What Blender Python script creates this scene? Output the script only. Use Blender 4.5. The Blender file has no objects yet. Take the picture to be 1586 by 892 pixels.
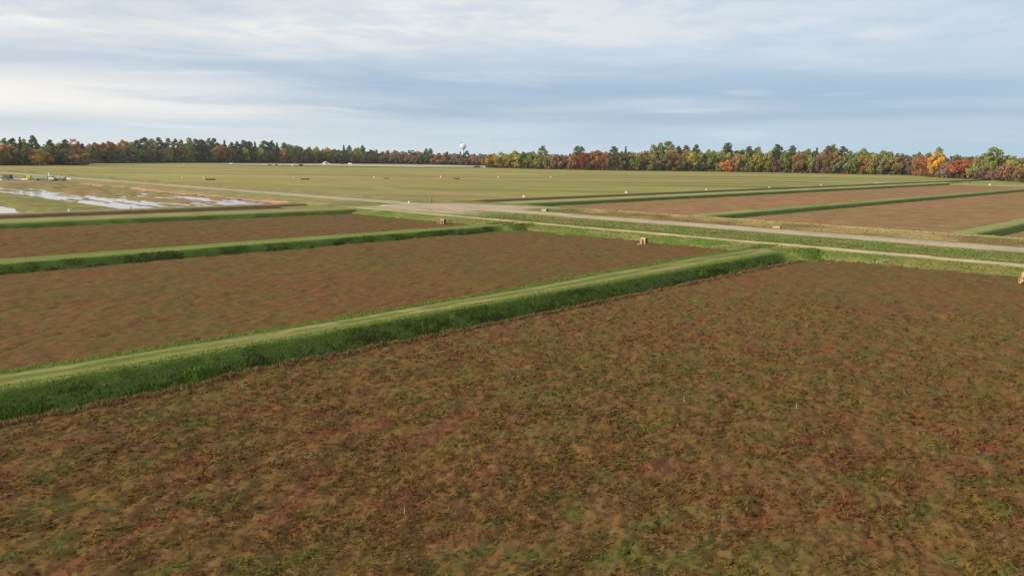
import bpy, bmesh, math, random
import numpy as np
from mathutils import Matrix, Vector

random.seed(7)
rng = np.random.default_rng(11)
S = bpy.context.scene
C = S.collection

# ------------------------------------------------------------------ camera
# World axes follow the grid of the cranberry marsh: +X runs along the dikes (right, away),
# +Y runs along the causeway road (left, away).  z = 0 is the top of the dikes.
CAM_H, FPX, HOR = 12.0, 1245.0, 243.5
ROLL = math.atan(0.012)
PITCH = math.atan((446 - HOR) / FPX * math.cos(ROLL))
YAW = math.radians(43.87)
fw = np.array([math.cos(YAW) * math.cos(PITCH), math.sin(YAW) * math.cos(PITCH), -math.sin(PITCH)])
r0 = np.array([math.sin(YAW), -math.cos(YAW), 0.0])
u0 = np.cross(r0, fw)
rt = r0 * math.cos(ROLL) + u0 * math.sin(ROLL)
up = u0 * math.cos(ROLL) - r0 * math.sin(ROLL)
cam_d = bpy.data.cameras.new('camera')
cam_d.sensor_width = 36.0
cam_d.lens = 36.0 * FPX / 1586.0
cam_d.clip_start, cam_d.clip_end = 0.5, 30000.0
cam = bpy.data.objects.new('camera', cam_d)
C.objects.link(cam)
M = Matrix.Identity(4)
for i in range(3):
    M[i][0], M[i][1], M[i][2] = rt[i], up[i], -fw[i]
M[2][3] = CAM_H
cam.matrix_world = M
S.camera = cam
S.render.resolution_x, S.render.resolution_y = 1024, 575

# ------------------------------------------------------------------ light
SUN_AZ, SUN_EL = math.radians(157.0), math.radians(17.0)      # azimuth counted from +X
sd = bpy.data.lights.new('sun', 'SUN')
sd.energy, sd.angle, sd.color = 4.3, math.radians(1.2), (1.0, 0.83, 0.62)
sun = bpy.data.objects.new('sun', sd)
C.objects.link(sun)
tosun = Vector((math.cos(SUN_AZ) * math.cos(SUN_EL), math.sin(SUN_AZ) * math.cos(SUN_EL), math.sin(SUN_EL)))
sun.rotation_euler = tosun.to_track_quat('Z', 'Y').to_euler()

S.view_settings.view_transform = 'Standard'
S.view_settings.look = 'None'
S.view_settings.gamma = 1.0
S.view_settings.use_curve_mapping = False
S.view_settings.exposure = 0.0

# ------------------------------------------------------------------ node helpers
class NT:
    def __init__(self, tree):
        self.t = tree
        tree.nodes.clear()
    def n(self, kind, **kw):
        nd = self.t.nodes.new(kind)
        for k, v in kw.items():
            setattr(nd, k, v)
        return nd
    def put(self, sock, v):
        if hasattr(v, 'is_output'):
            self.t.links.new(v, sock)
        elif v is not None:
            if sock.type == 'RGBA' and len(v) == 3:
                v = (*v, 1.0)
            sock.default_value = v
    def math(self, op, a, b=None, c=None, clamp=False):
        nd = self.n('ShaderNodeMath', operation=op, use_clamp=clamp)
        self.put(nd.inputs[0], a)
        if b is not None: self.put(nd.inputs[1], b)
        if c is not None: self.put(nd.inputs[2], c)
        return nd.outputs[0]
    def vec(self, op, a, b):
        nd = self.n('ShaderNodeVectorMath', operation=op)
        self.put(nd.inputs[0], a); self.put(nd.inputs[1], b)
        return nd.outputs[0]
    def mix(self, f, a, b, blend='MIX'):
        nd = self.n('ShaderNodeMix', data_type='RGBA', blend_type=blend)
        self.put(nd.inputs[0], f); self.put(nd.inputs[6], a); self.put(nd.inputs[7], b)
        return nd.outputs[2]
    def step(self, v, lo, hi, a=0.0, b=1.0):
        nd = self.n('ShaderNodeMapRange', interpolation_type='SMOOTHSTEP')
        self.put(nd.inputs[0], v)
        nd.inputs[1].default_value, nd.inputs[2].default_value = lo, hi
        nd.inputs[3].default_value, nd.inputs[4].default_value = a, b
        return nd.outputs[0]
    def noise(self, v, scale, detail=3.0, rough=0.55, dist=0.0):
        nd = self.n('ShaderNodeTexNoise')
        self.put(nd.inputs['Vector'], v)
        nd.inputs['Scale'].default_value = scale
        nd.inputs['Detail'].default_value = detail
        nd.inputs['Roughness'].default_value = rough
        nd.inputs['Distortion'].default_value = dist
        return nd.outputs[0]
    def comb(self, x, y, z):
        nd = self.n('ShaderNodeCombineXYZ')
        self.put(nd.inputs[0], x); self.put(nd.inputs[1], y); self.put(nd.inputs[2], z)
        return nd.outputs[0]

# ------------------------------------------------------------------ sky
W = bpy.data.worlds.new('World')
S.world = W
W.use_nodes = True
w = NT(W.node_tree)
sky = w.n('ShaderNodeTexSky', sky_type='NISHITA', sun_disc=False)
sky.sun_elevation = SUN_EL
sky.sun_rotation = math.pi / 2 - SUN_AZ
sky.air_density, sky.dust_density, sky.ozone_density = 1.0, 1.6, 1.5
SKY_STRENGTH = 0.10
tc = w.n('ShaderNodeTexCoord')
d = tc.outputs['Generated']
sep = w.n('ShaderNodeSeparateXYZ'); w.put(sep.inputs[0], d)
dx, dy, dz = sep.outputs
zc = w.math('ADD', w.math('MAXIMUM', dz, 0.0), 0.055)
# the cloud deck: a layer overhead seen in perspective
deck = w.comb(w.math('DIVIDE', dx, zc), w.math('DIVIDE', dy, zc), 0.0)
n_big = w.noise(w.vec('ADD', deck, (1.5, 0.4, 0.0)), 0.34, 2.0, 0.45, 0.2)
n_mid = w.noise(w.vec('ADD', deck, (5.4, 2.2, 0.0)), 1.25, 5.0, 0.55, 0.15)
# long thin layers towards the horizon
lay = w.comb(w.math('MULTIPLY', dx, 1.6), w.math('MULTIPLY', dy, 1.6), w.math('MULTIPLY', dz, 24.0))
n_lay = w.noise(w.vec('ADD', lay, (0.35, 1.7, 0.0)), 1.25, 4.0, 0.5, 0.35)
n_thin = w.noise(w.vec('ADD', lay, (7.0, 2.0, 4.0)), 2.4, 5.0, 0.55, 0.5)
sunward = w.step(w.math('ADD', w.math('MULTIPLY', dx, math.cos(SUN_AZ)), w.math('MULTIPLY', dy, math.sin(SUN_AZ))), -0.95, 0.55)
hi_part = w.step(dz, 0.06, 0.15)                       # deck overhead, layers below it
lo_part = w.math('SUBTRACT', 1.0, hi_part)
blue = w.mix(0.75, sky.outputs[0], (3.8, 5.6, 7.8))
grey = w.mix(sunward, (5.5, 6.6, 7.9), (6.8, 7.2, 7.8))
white = w.mix(sunward, (6.7, 7.5, 8.3), (10.2, 9.7, 8.9))
# overhead: grey-lavender deck with bright broken edges
f_hi = w.math('ADD', w.math('MULTIPLY', w.step(n_mid, 0.36, 0.68), 0.70), w.step(dz, 0.08, 0.17, -0.12, 0.52), clamp=True)
n_lump = w.noise(w.vec('ADD', deck, (0.7, 4.4, 0.0)), 2.3, 5.0, 0.58, 0.3)
f_hi = w.math('ADD', f_hi, w.math('MULTIPLY', w.math('SUBTRACT', w.step(n_lump, 0.40, 0.66), 0.35), w.step(dz, 0.10, 0.16, 0.0, 0.75)), clamp=True)
hi_col = w.mix(w.step(n_big, 0.24, 0.48, 0.30, 1.0), w.mix(0.6, blue, grey), w.mix(f_hi, grey, white))
# lower down: blue gaps away from the sun, bright layers towards it
lo_base = w.mix(w.step(n_lay, 0.36, 0.72, 0.0, 0.9), blue, grey)
lo_col = w.mix(w.math('MULTIPLY', w.step(n_thin, 0.50, 0.76), 0.65), lo_base, white)
band = w.math('MULTIPLY', w.math('MULTIPLY', w.step(dz, 0.030, 0.052), w.step(dz, 0.100, 0.060)), w.step(sunward, 0.36, 0.80))
band = w.math('MULTIPLY', band, w.step(n_lay, 0.30, 0.55, 0.35, 1.0), clamp=True)
lo_col = w.mix(band, lo_col, white)
colr = w.mix(hi_part, lo_col, hi_col)
# pale air low over the horizon
low = w.step(dz, 0.0, 0.065, 0.80, 0.0)
colr = w.mix(low, colr, w.mix(sunward, (4.9, 6.7, 7.9), (9.6, 9.7, 9.2)))
bg = w.n('ShaderNodeBackground')
w.put(bg.inputs[0], colr)
bg.inputs[1].default_value = SKY_STRENGTH
wo = w.n('ShaderNodeOutputWorld')
w.t.links.new(bg.outputs[0], wo.inputs[0])

# ------------------------------------------------------------------ measuring helpers
def ray(px, py):
    return fw * FPX + rt * (px - 793) - up * (py - 446)
def ground_at(px, py, z=0.0):
    r = ray(px, py); t = (z - CAM_H) / r[2]
    return float(r[0] * t), float(r[1] * t)
def top_z(px, py, x, y):
    r = ray(px, py)
    return CAM_H + r[2] * math.hypot(x, y) / math.hypot(r[0], r[1])

# ------------------------------------------------------------------ numpy noise
_T = np.random.default_rng(3).random((512, 512))
def vn(x, y):
    xi = np.floor(x).astype(int); yi = np.floor(y).astype(int)
    fx = x - xi; fy = y - yi
    fx = fx * fx * fx * (fx * (fx * 6 - 15) + 10); fy = fy * fy * fy * (fy * (fy * 6 - 15) + 10)
    a = _T[xi & 511, yi & 511]; b = _T[(xi + 1) & 511, yi & 511]
    c = _T[xi & 511, (yi + 1) & 511]; e = _T[(xi + 1) & 511, (yi + 1) & 511]
    return (a * (1 - fx) + b * fx) * (1 - fy) + (c * (1 - fx) + e * fx) * fy
def fbm(x, y, o=4, g=0.5):
    s = 0; a = 1; t = 0
    for k in range(o):
        s = s + a * vn(x * 2 ** k + 17.3 * k, y * 2 ** k + 5.1 * k); t += a; a *= g
    return s / t
def sm(x, a, b):
    t = np.clip((x - a) / (b - a), 0, 1)
    return t * t * (3 - 2 * t)
def lerp(a, b, t):
    t = np.asarray(t)[..., None]
    return np.asarray(a) * (1 - t) + np.asarray(b) * t

# ------------------------------------------------------------------ object helpers
def tag(o, label=None, cat=None, group=None, kind=None):
    if label: o['label'] = label
    if cat: o['category'] = cat
    if group: o['group'] = group
    if kind: o['kind'] = kind
    return o
def link(name, me, mat=None, parent=None):
    o = bpy.data.objects.new(name, me)
    C.objects.link(o)
    if mat is not None and me is not None and not me.materials:
        me.materials.append(mat)
    if parent is not None:
        o.parent = parent
    return o
def empty(name, loc, rz=0.0):
    o = bpy.data.objects.new(name, None)
    o.empty_display_size = 0.5
    o.location = loc; o.rotation_euler = (0, 0, rz)
    C.objects.link(o)
    return o
def np_mesh(name, verts, faces, col=None, smooth=False):
    """verts (n,3), faces (m,3) or (m,4) numpy -> mesh; col: per-vertex colour"""
    me = bpy.data.meshes.new(name)
    n, m, k = len(verts), len(faces), faces.shape[1]
    me.vertices.add(n); me.loops.add(m * k); me.polygons.add(m)
    me.vertices.foreach_set('co', np.ascontiguousarray(verts, dtype=np.float32).ravel())
    me.loops.foreach_set('vertex_index', np.ascontiguousarray(faces, dtype=np.int32).ravel())
    me.polygons.foreach_set('loop_start', np.arange(0, m * k, k, dtype=np.int32))
    me.polygons.foreach_set('loop_total', np.full(m, k, dtype=np.int32))
    if smooth:
        me.polygons.foreach_set('use_smooth', np.ones(m, dtype=bool))
    me.update(calc_edges=True)
    if col is not None:
        at = me.color_attributes.new('Col', 'FLOAT_COLOR', 'POINT')
        c4 = np.ones((n, 4), dtype=np.float32); c4[:, :3] = col
        at.data.foreach_set('color', c4.ravel())
    return me
def grid(xs, ys):
    X, Y = np.meshgrid(xs, ys, indexing='ij')
    nx, ny = len(xs), len(ys)
    i = np.arange(nx * ny).reshape(nx, ny)
    f = np.stack([i[:-1, :-1], i[1:, :-1], i[1:, 1:], i[:-1, 1:]], -1).reshape(-1, 4)
    return X.ravel(), Y.ravel(), f
def sheet(name, xs, ys, hf, cf, mat, smooth=True):
    X, Y, f = grid(xs, ys)
    Z = hf(X, Y)
    me = np_mesh(name, np.stack([X, Y, Z], 1), f, cf(X, Y, Z), smooth)
    o = link(name, me, mat)
    o['kind'] = 'structure'
    return o

# ------------------------------------------------------------------ materials
def new_mat(name):
    m = bpy.data.materials.new(name)
    m.use_nodes = True
    return m, NT(m.node_tree)
def finish(t, color, rough=0.9, spec=0.15, normal=None, extra=None):
    p = t.n('ShaderNodeBsdfPrincipled')
    t.put(p.inputs['Base Color'], color)
    p.inputs['Roughness'].default_value = rough
    p.inputs['Specular IOR Level'].default_value = spec
    if normal is not None:
        t.put(p.inputs['Normal'], normal)
    o = t.n('ShaderNodeOutputMaterial')
    t.t.links.new(p.outputs[0], o.inputs[0])
    return p
def bump(t, h, strength, dist):
    b = t.n('ShaderNodeBump')
    b.inputs['Strength'].default_value = strength
    b.inputs['Distance'].default_value = dist
    t.put(b.inputs['Height'], h)
    return b.outputs[0]
def pos(t):
    return t.n('ShaderNodeNewGeometry').outputs['Position']

def mat_turf(name, s1=1.3, s2=0.17, amt=0.35, bstr=0.6, bdist=0.06):
    m, t = new_mat(name)
    p = pos(t)
    at = t.n('ShaderNodeAttribute', attribute_name='Col').outputs['Color']
    n1 = t.noise(p, s1, 5.0, 0.6)
    n2 = t.noise(p, s2, 4.0, 0.55)
    v = t.math('ADD', t.math('MULTIPLY', n1, amt * 2), t.math('MULTIPLY', n2, amt * 2))
    v = t.math('ADD', v, 1.0 - 2 * amt)
    hsv = t.n('ShaderNodeHueSaturation')
    t.put(hsv.inputs['Color'], at)
    t.put(hsv.inputs['Value'], v)
    t.put(hsv.inputs['Hue'], t.math('ADD', 0.485, t.math('MULTIPLY', n2, 0.03)))
    finish(t, hsv.outputs[0], 0.95, 0.08, bump(t, t.noise(p, s1 * 2.2, 4.0, 0.65), bstr, bdist))
    return m
TURF = mat_turf('turf')
FIELD = mat_turf('far_field', 0.05, 0.008, 0.16, 0.25, 0.3)

def vine_color(t, p, rnd=None):
    """mottled cranberry canopy: brown and tan uprights, olive weeds, crimson runners"""
    q = t.vec('MULTIPLY', p, (0.62, 1.0, 0.3))
    big = t.noise(p, 0.055, 3.0, 0.5)
    mid = t.noise(t.vec('ADD', q, (40.0, 7.0, 0.0)), 0.75, 4.0, 0.6, 0.3)
    red = t.noise(t.vec('ADD', q, (11.0, 83.0, 0.0)), 0.55, 4.0, 0.6, 0.3)
    fine = t.noise(q, 2.6, 4.0, 0.62)
    base = t.mix(t.step(fine, 0.3, 0.72), (0.116, 0.063, 0.021), (0.178, 0.104, 0.041))
    yel = t.noise(t.vec('ADD', q, (3.0, 31.0, 0.0)), 0.33, 3.0, 0.5)
    base = t.mix(t.math('MULTIPLY', t.step(yel, 0.5, 0.72), 0.45), base, (0.165, 0.118, 0.028))
    g = t.math('ADD', mid, t.math('MULTIPLY', t.math('SUBTRACT', big, 0.5), 0.30))
    base = t.mix(t.math('MULTIPLY', t.step(g, 0.47, 0.68), 0.72), base, (0.092, 0.098, 0.026))
    r = t.math('SUBTRACT', red, t.math('MULTIPLY', t.math('SUBTRACT', big, 0.5), 0.35))
    base = t.mix(t.math('MULTIPLY', t.step(r, 0.51, 0.73), 0.58), base, (0.182, 0.056, 0.034))
    if rnd is not None:
        hsv = t.n('ShaderNodeHueSaturation')
        t.put(hsv.inputs['Color'], base)
        t.put(hsv.inputs['Value'], t.math('ADD', 0.90, t.math('MULTIPLY', rnd, 0.40)))
        t.put(hsv.inputs['Hue'], t.math('ADD', 0.48, t.math('MULTIPLY', rnd, 0.05)))
        base = hsv.outputs[0]
    return base
m, t = new_mat('vine_mat'); VINES = m
p = pos(t)
finish(t, vine_color(t, p), 0.95, 0.06, bump(t, t.noise(p, 7.0, 4.0, 0.65), 0.5, 0.05))
m, t = new_mat('vine_sprig'); SPRIG = m
p = pos(t)
rn = t.n('ShaderNodeAttribute', attribute_name='Col').outputs['Fac']
col = vine_color(t, p, rn)
df = t.n('ShaderNodeBsdfDiffuse'); t.put(df.inputs[0], col)
tl = t.n('ShaderNodeBsdfTranslucent'); t.put(tl.inputs[0], col)
mx = t.n('ShaderNodeMixShader'); mx.inputs[0].default_value = 0.3
t.t.links.new(df.outputs[0], mx.inputs[1]); t.t.links.new(tl.outputs[0], mx.inputs[2])
o_ = t.n('ShaderNodeOutputMaterial'); t.t.links.new(mx.outputs[0], o_.inputs[0])

def mat_leafy(name, use_obj_color, trans=0.3):
    m, t = new_mat(name)
    at = t.n('ShaderNodeAttribute', attribute_name='Col').outputs['Color']
    if use_obj_color:
        oi = t.n('ShaderNodeObjectInfo')
        at = t.mix(1.0, oi.outputs['Color'], at, 'MULTIPLY')
    df = t.n('ShaderNodeBsdfDiffuse'); t.put(df.inputs[0], at)
    tl = t.n('ShaderNodeBsdfTranslucent'); t.put(tl.inputs[0], at)
    mx = t.n('ShaderNodeMixShader'); mx.inputs[0].default_value = trans
    t.t.links.new(df.outputs[0], mx.inputs[1]); t.t.links.new(tl.outputs[0], mx.inputs[2])
    o = t.n('ShaderNodeOutputMaterial'); t.t.links.new(mx.outputs[0], o.inputs[0])
    return m
BLADE = mat_leafy('grass_blade', False, 0.35)
LEAF = mat_leafy('tree_leaf', True, 0.35)
LEAFV = mat_leafy('wood_leaf', False, 0.25)

def mat_plain(name, c, rough=0.8, spec=0.2, var=0.25, scale=3.0, metal=0.0):
    m, t = new_mat(name)
    tc = t.n('ShaderNodeTexCoord').outputs['Object']
    n = t.noise(tc, scale, 4.0, 0.6)
    c = np.array(c)
    col = t.mix(n, tuple(c * (1 - var)), tuple(np.minimum(c * (1 + var), 1.0)))
    p = finish(t, col, rough, spec)
    p.inputs['Metallic'].default_value = metal
    return m
WOOD = mat_plain('weathered_board', (0.52, 0.40, 0.24), 0.85, 0.1, 0.22, 5.0)
WOODD = mat_plain('dark_board', (0.10, 0.065, 0.04), 0.9, 0.1, 0.3, 5.0)
WHITE = mat_plain('white_paint', (0.80, 0.79, 0.75), 0.6, 0.3, 0.06, 2.0)
PIPE = mat_plain('pale_pipe', (0.62, 0.60, 0.52), 0.5, 0.4, 0.12, 2.0)
CASE = mat_plain('dull_white_case', (0.60, 0.59, 0.54), 0.7, 0.2, 0.1, 2.0)
STEEL = mat_plain('galvanised_steel', (0.45, 0.45, 0.44), 0.5, 0.5, 0.15, 4.0, 0.6)
RUBBER = mat_plain('rubber', (0.02, 0.02, 0.02), 0.9, 0.2, 0.2, 5.0)
GLASS = mat_plain('dark_glass', (0.03, 0.035, 0.04), 0.15, 0.6, 0.1, 2.0)
GREENP = mat_plain('green_paint', (0.05, 0.085, 0.06), 0.6, 0.3, 0.25, 2.0)
PALEGR = mat_plain('pale_green_paint', (0.28, 0.32, 0.23), 0.6, 0.3, 0.2, 2.0)
YELLOW = mat_plain('yellow_paint', (0.50, 0.42, 0.06), 0.6, 0.3, 0.2, 2.0)
REDP = mat_plain('maroon_paint', (0.12, 0.035, 0.03), 0.6, 0.3, 0.2, 2.0)
DARKP = mat_plain('dark_paint', (0.035, 0.035, 0.04), 0.5, 0.4, 0.2, 2.0)
TOWERW = mat_plain('tower_white', (0.74, 0.74, 0.73), 0.5, 0.3, 0.05, 0.3)
BARK = mat_plain('bark', (0.10, 0.075, 0.055), 0.95, 0.05, 0.35, 1.5)
BIRCHB = mat_plain('birch_bark', (0.55, 0.52, 0.46), 0.8, 0.1, 0.3, 1.2)
m, t = new_mat('still_water'); WATER = m
pw = finish(t, (0.13, 0.13, 0.115), 0.07, 0.5, bump(t, t.noise(pos(t), 1.4, 3.0, 0.5), 0.06, 0.05))
m, t = new_mat('floating_berries'); BERRY = m
p = pos(t)
finish(t, t.mix(t.step(t.noise(p, 0.5, 5.0, 0.65), 0.35, 0.65), (0.42, 0.155, 0.085), (0.52, 0.30, 0.18)), 0.6, 0.3, bump(t, t.noise(p, 6.0, 3.0), 0.5, 0.05))
SANDM = mat_plain('pale_sand', (0.44, 0.385, 0.29), 0.95, 0.05, 0.15, 0.02)
m, t = new_mat('marsh_ground'); GROUND = m
p = pos(t)
finish(t, t.mix(t.noise(p, 0.02, 5.0, 0.6), (0.085, 0.085, 0.035), (0.16, 0.125, 0.06)), 0.95, 0.05)

# ------------------------------------------------------------------ the setting: ground
BEDZ = -0.8
g = link('ground', np_mesh('ground', np.array([[-9000, -9000, -1.75], [9000, -9000, -1.75], [9000, 9000, -1.75], [-9000, 9000, -1.75]], float), np.array([[0, 1, 2, 3]])), GROUND)
g['kind'] = 'structure'

def vine_h(X, Y, a=1.0):
    n1 = fbm(X * 0.75, Y * 1.25, 3)
    n2 = fbm(X * 2.3 + 50, Y * 3.6 + 9, 3)
    n3 = fbm(X * 0.12 + 5, Y * 0.12, 2)
    return BEDZ + a * (0.30 * (n1 - 0.5) + 0.24 * (n2 - 0.5)) + 0.25 * (n3 - 0.5)

AZ = lambda X, Y: np.degrees(np.arctan2(Y, X))
def seen(X, Y, m=9.0):
    a = AZ(X, Y)
    return (a > 11.4 - m) & (a < 76.4 + m) & (X > -5)

def edge_near(X):                 # where the near bed meets the ditch
    return 43.0 + 0.020 * (X - 10) + 0.35 * (vn(X * 0.35, X * 0 + 3.3) - 0.5) + 0.18 * (vn(X * 1.9, X * 0 + 8.3) - 0.5)

def tiled_bed(name, x0, x1, y0, y1, step, levels, clip=None, amp=1.0):
    """one mesh made of square patches that are finer close to the camera"""
    V, F, n = [], [], 0
    for xa in np.arange(x0, x1 - 1e-6, step):
        for ya in np.arange(y0, y1 - 1e-6, step):
            xb, yb = min(xa + step, x1), min(ya + step, y1)
            mx_, my_ = (xa + xb) / 2, (ya + yb) / 2
            r = math.hypot(mx_, my_)
            res = levels[-1][1]
            for rr, ss in levels:
                if r < rr:
                    res = ss; break
            if not seen(np.array([mx_]), np.array([my_]), 14)[0]:
                res = max(res, 0.6)
            nx, ny = max(2, int((xb - xa) / res) + 1), max(2, int((yb - ya) / res) + 1)
            X, Y, f = grid(np.linspace(xa, xb, nx), np.linspace(ya, yb, ny))
            if clip is not None:
                Y = clip(X, Y)
            V.append(np.stack([X, Y, vine_h(X, Y, amp)], 1)); F.append(f + n); n += len(X)
    me = np_mesh(name, np.concatenate(V), np.concatenate(F), None, True)
    o = link(name, me, VINES); o['kind'] = 'structure'
    return o

def clip_near(X, Y):              # stretch the last rows so the edge follows the ditch
    e = edge_near(X)
    return np.where(Y > 38, 38 + (Y - 38) / 6.0 * (e - 38), Y)
tiled_bed('cranberry_bed', -26, 105, -34, 44, 6.0, [(34, 0.075), (50, 0.11), (75, 0.17), (400, 0.3)], clip_near)
def edge2(X):
    return 96.6 + 0.025 * (X - 23) + 0.5 * (vn(X * 0.25, X * 0 + 1.3) - 0.5) + 0.3 * (vn(X * 1.3, X * 0 + 4.3) - 0.5)
def clip_2(X, Y):
    return np.where(Y > 92, 92 + (Y - 92) / 5.0 * (edge2(X) - 92), Y)
tiled_bed('cranberry_bed', -26, 105, 51.5, 97, 6.5, [(80, 0.24), (110, 0.34), (400, 0.5)], clip_2, 0.85)
tiled_bed('cranberry_bed', -26, 105, 105.5, 149, 10.0, [(140, 0.5), (400, 0.7)], lambda X, Y: np.where(Y > 140, 140 + (Y - 140) / 9.0 * (155.5 - 0.068 * X - 140), Y), 1.2)

GR_TOP, GR_LUSH, GR_DARK = (0.150, 0.205, 0.040), (0.112, 0.175, 0.030), (0.070, 0.108, 0.022)
GR_OLV, TAN, STRAW = (0.185, 0.175, 0.050), (0.30, 0.235, 0.115), (0.38, 0.31, 0.15)
SOIL, GRAVEL, PINKG, SAND = (0.075, 0.05, 0.028), (0.46, 0.385, 0.27), (0.43, 0.33, 0.225), (0.55, 0.44, 0.245)

# ---- dike between the near bed and the second bed
def d1_far(X):
    return 50.1 + 2.9 * sm(X, 30, 90) + 0.35 * (vn(X * 0.12, X * 0 + 6.1) - 0.5)
def d1_h(X, Y):
    e = edge_near(X); n = 46.0 + 0.018 * (X - 10); f = d1_far(X)
    j = 0.35 * (fbm(X * 0.5, Y * 0.7, 3) - 0.5)
    z = np.where(Y < n, np.interp((Y - e) / (n - e), [-0.4, 0.0, 0.18, 0.35, 0.95, 1.0], [-1.1, -1.1, -1.45, -1.3, -0.06, 0.0]),
        np.where(Y < f, 0.05 * np.sin((Y - n) / (f - n) * math.pi), np.interp(Y - f, [0, 1.4, 3.0], [0, -1.0, -1.3])))
    side = sm(n - Y, -0.2, 0.6)
    return z + side * (0.5 * (fbm(X * 1.3, Y * 1.6, 4) - 0.5)) + 0.05 * (fbm(X * 2, Y * 2, 3) - 0.5) + 0.1 * j
def d1_c(X, Y, Z):
    n = 46.0 + 0.018 * (X - 10); f = d1_far(X)
    w_ = (fbm(X * 0.08, X * 0 + 2.2, 3) - 0.5) * 0.10
    q = (Y - n) / (f - n) + w_
    lush = fbm(X * 0.45 + 4, Y * 0.9, 4)
    c = lerp(GR_DARK, GR_LUSH, sm(lush, 0.45, 0.72) * 0.8)
    top = np.stack([np.interp(q, [-0.1, 0.06, 0.15, 0.22, 0.30, 0.38, 0.47, 0.55, 0.62, 0.70, 0.78, 0.86, 0.93, 1.1],
                              [k[i] for k in (GR_TOP, (0.185, 0.225, 0.055), (0.14, 0.17, 0.04), (0.215, 0.215, 0.064), (0.225, 0.215, 0.066), (0.15, 0.185, 0.040), (0.11, 0.15, 0.034), (0.16, 0.165, 0.045), (0.235, 0.22, 0.07), (0.205, 0.21, 0.06), (0.105, 0.155, 0.03), (0.08, 0.13, 0.027), (0.165, 0.225, 0.05), GR_TOP)]) for i in range(3)], -1)  # dark green line inside the far fringe paints the shadow of its grass
    bare = sm(fbm(X * 0.2 + 9, Y * 1.1, 4), 0.55, 0.70) * sm(q, 0.12, 0.25) * sm(q, 0.75, 0.6) * 0.5
    top = lerp(top, STRAW, bare)
    return lerp(c, top, sm(Y, n - 0.25, n + 0.12))
sheet('grass_dike', np.arange(-26, 106.1, 0.3), np.arange(42.2, 55.4, 0.16), d1_h, d1_c, TURF)

# ---- second and third dikes on the left
def dike_left(ebed, near, far, name, x1=106.0, brown=False):
    def h(X, Y):
        e, n, f = ebed(X), near(X), far(X)
        z = np.where(Y < n, np.interp((Y - e) / (n - e), [-0.4, 0.0, 0.2, 0.4, 1.0], [-1.1, -1.1, -1.5, -1.3, 0.0]),
            np.where(Y < f, 0.0, np.interp(Y - f, [0, 1.5, 3.0], [0, -1.0, -1.4])))
        return z + sm(n - Y, -0.2, 0.6) * 0.45 * (fbm(X * 0.9, Y, 3) - 0.5)
    def c(X, Y, Z):
        n, f = near(X), far(X)
        lush = fbm(X * 0.3 + 4, Y * 0.6, 4)
        s = lerp(GR_DARK, GR_LUSH, sm(lush, 0.5, 0.75) * 0.7)
        q = (Y - n) / (f - n) + (fbm(X * 0.06, Y * 0.6, 3) - 0.5) * 0.2
        tp = lerp(GR_TOP, (0.175, 0.205, 0.05) if not brown else (0.27, 0.22, 0.10), sm(q, 0.05, 0.3) * sm(q, 1.0, 0.7))
        return lerp(s, tp, sm(Y, n - 0.3, n + 0.2))
    ya = float(min(ebed(np.array([0.0]))[0], ebed(np.array([106.0]))[0])) - 1.0
    yb = float(max(far(np.array([0.0]))[0], far(np.array([106.0]))[0])) + 3.2
    sheet(name, np.arange(-26, x1 + 0.1, 0.6), np.arange(ya, yb, 0.3), h, c, TURF)
    return h, c
d2_h, d2_c = dike_left(edge2, lambda X: 99.2 + 0.012 * (X - 23), lambda X: 103.6 + 0.01 * X, 'grass_dike')
dike_left(lambda X: 155.5 - 0.068 * X, lambda X: 157.2 - 0.06 * X, lambda X: 168.5 - 0.06 * X, 'grass_dike', 106.0, True)

# ---- causeway with the gravel road, sandy track and long ditch
jn = lambda Y: sm(Y, 116, 126) * sm(Y, 172, 162)           # the crossing
def cw_h(X, Y):
    xs = [103.5, 104.5, 107.2, 108.8, 112.0, 116, 122, 125.4, 127, 134.5, 136, 139.2, 143.5, 147.2, 150.2, 152, 154.6]
    zs = [-1.0, -0.85, -0.2, 0.0, 0.0, -0.28, -0.22, 0.0, 0.06, 0.06, 0.0, -0.75, -0.95, -0.45, 0.12, 0.05, -1.0]
    wob = 0.8 * (fbm(Y * 0.05, X * 0.02, 3) - 0.5)
    z = np.interp(X + wob, xs, zs)
    j = jn(Y)
    flat = np.interp(X + wob, [103.5, 105, 109.5, 152, 154.6], [-1.0, -0.5, 0.0, 0.0, -0.6])
    z = z * (1 - j) + flat * j
    far = sm(Y, 168, 180)                                  # beyond the crossing only bank and road go on
    zl = np.interp(X + wob, [103.5, 113.5, 118, 126, 134, 137, 154.6], [-1.0, -0.9, -0.25, 0.0, 0.0, -0.3, -0.45])
    z = z * (1 - far) + zl * far
    return z + 0.16 * (fbm(X * 0.9, Y * 0.9, 3) - 0.5) * np.where((X > 126.5) & (X < 134.5), 0.25, 1.0)
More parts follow.
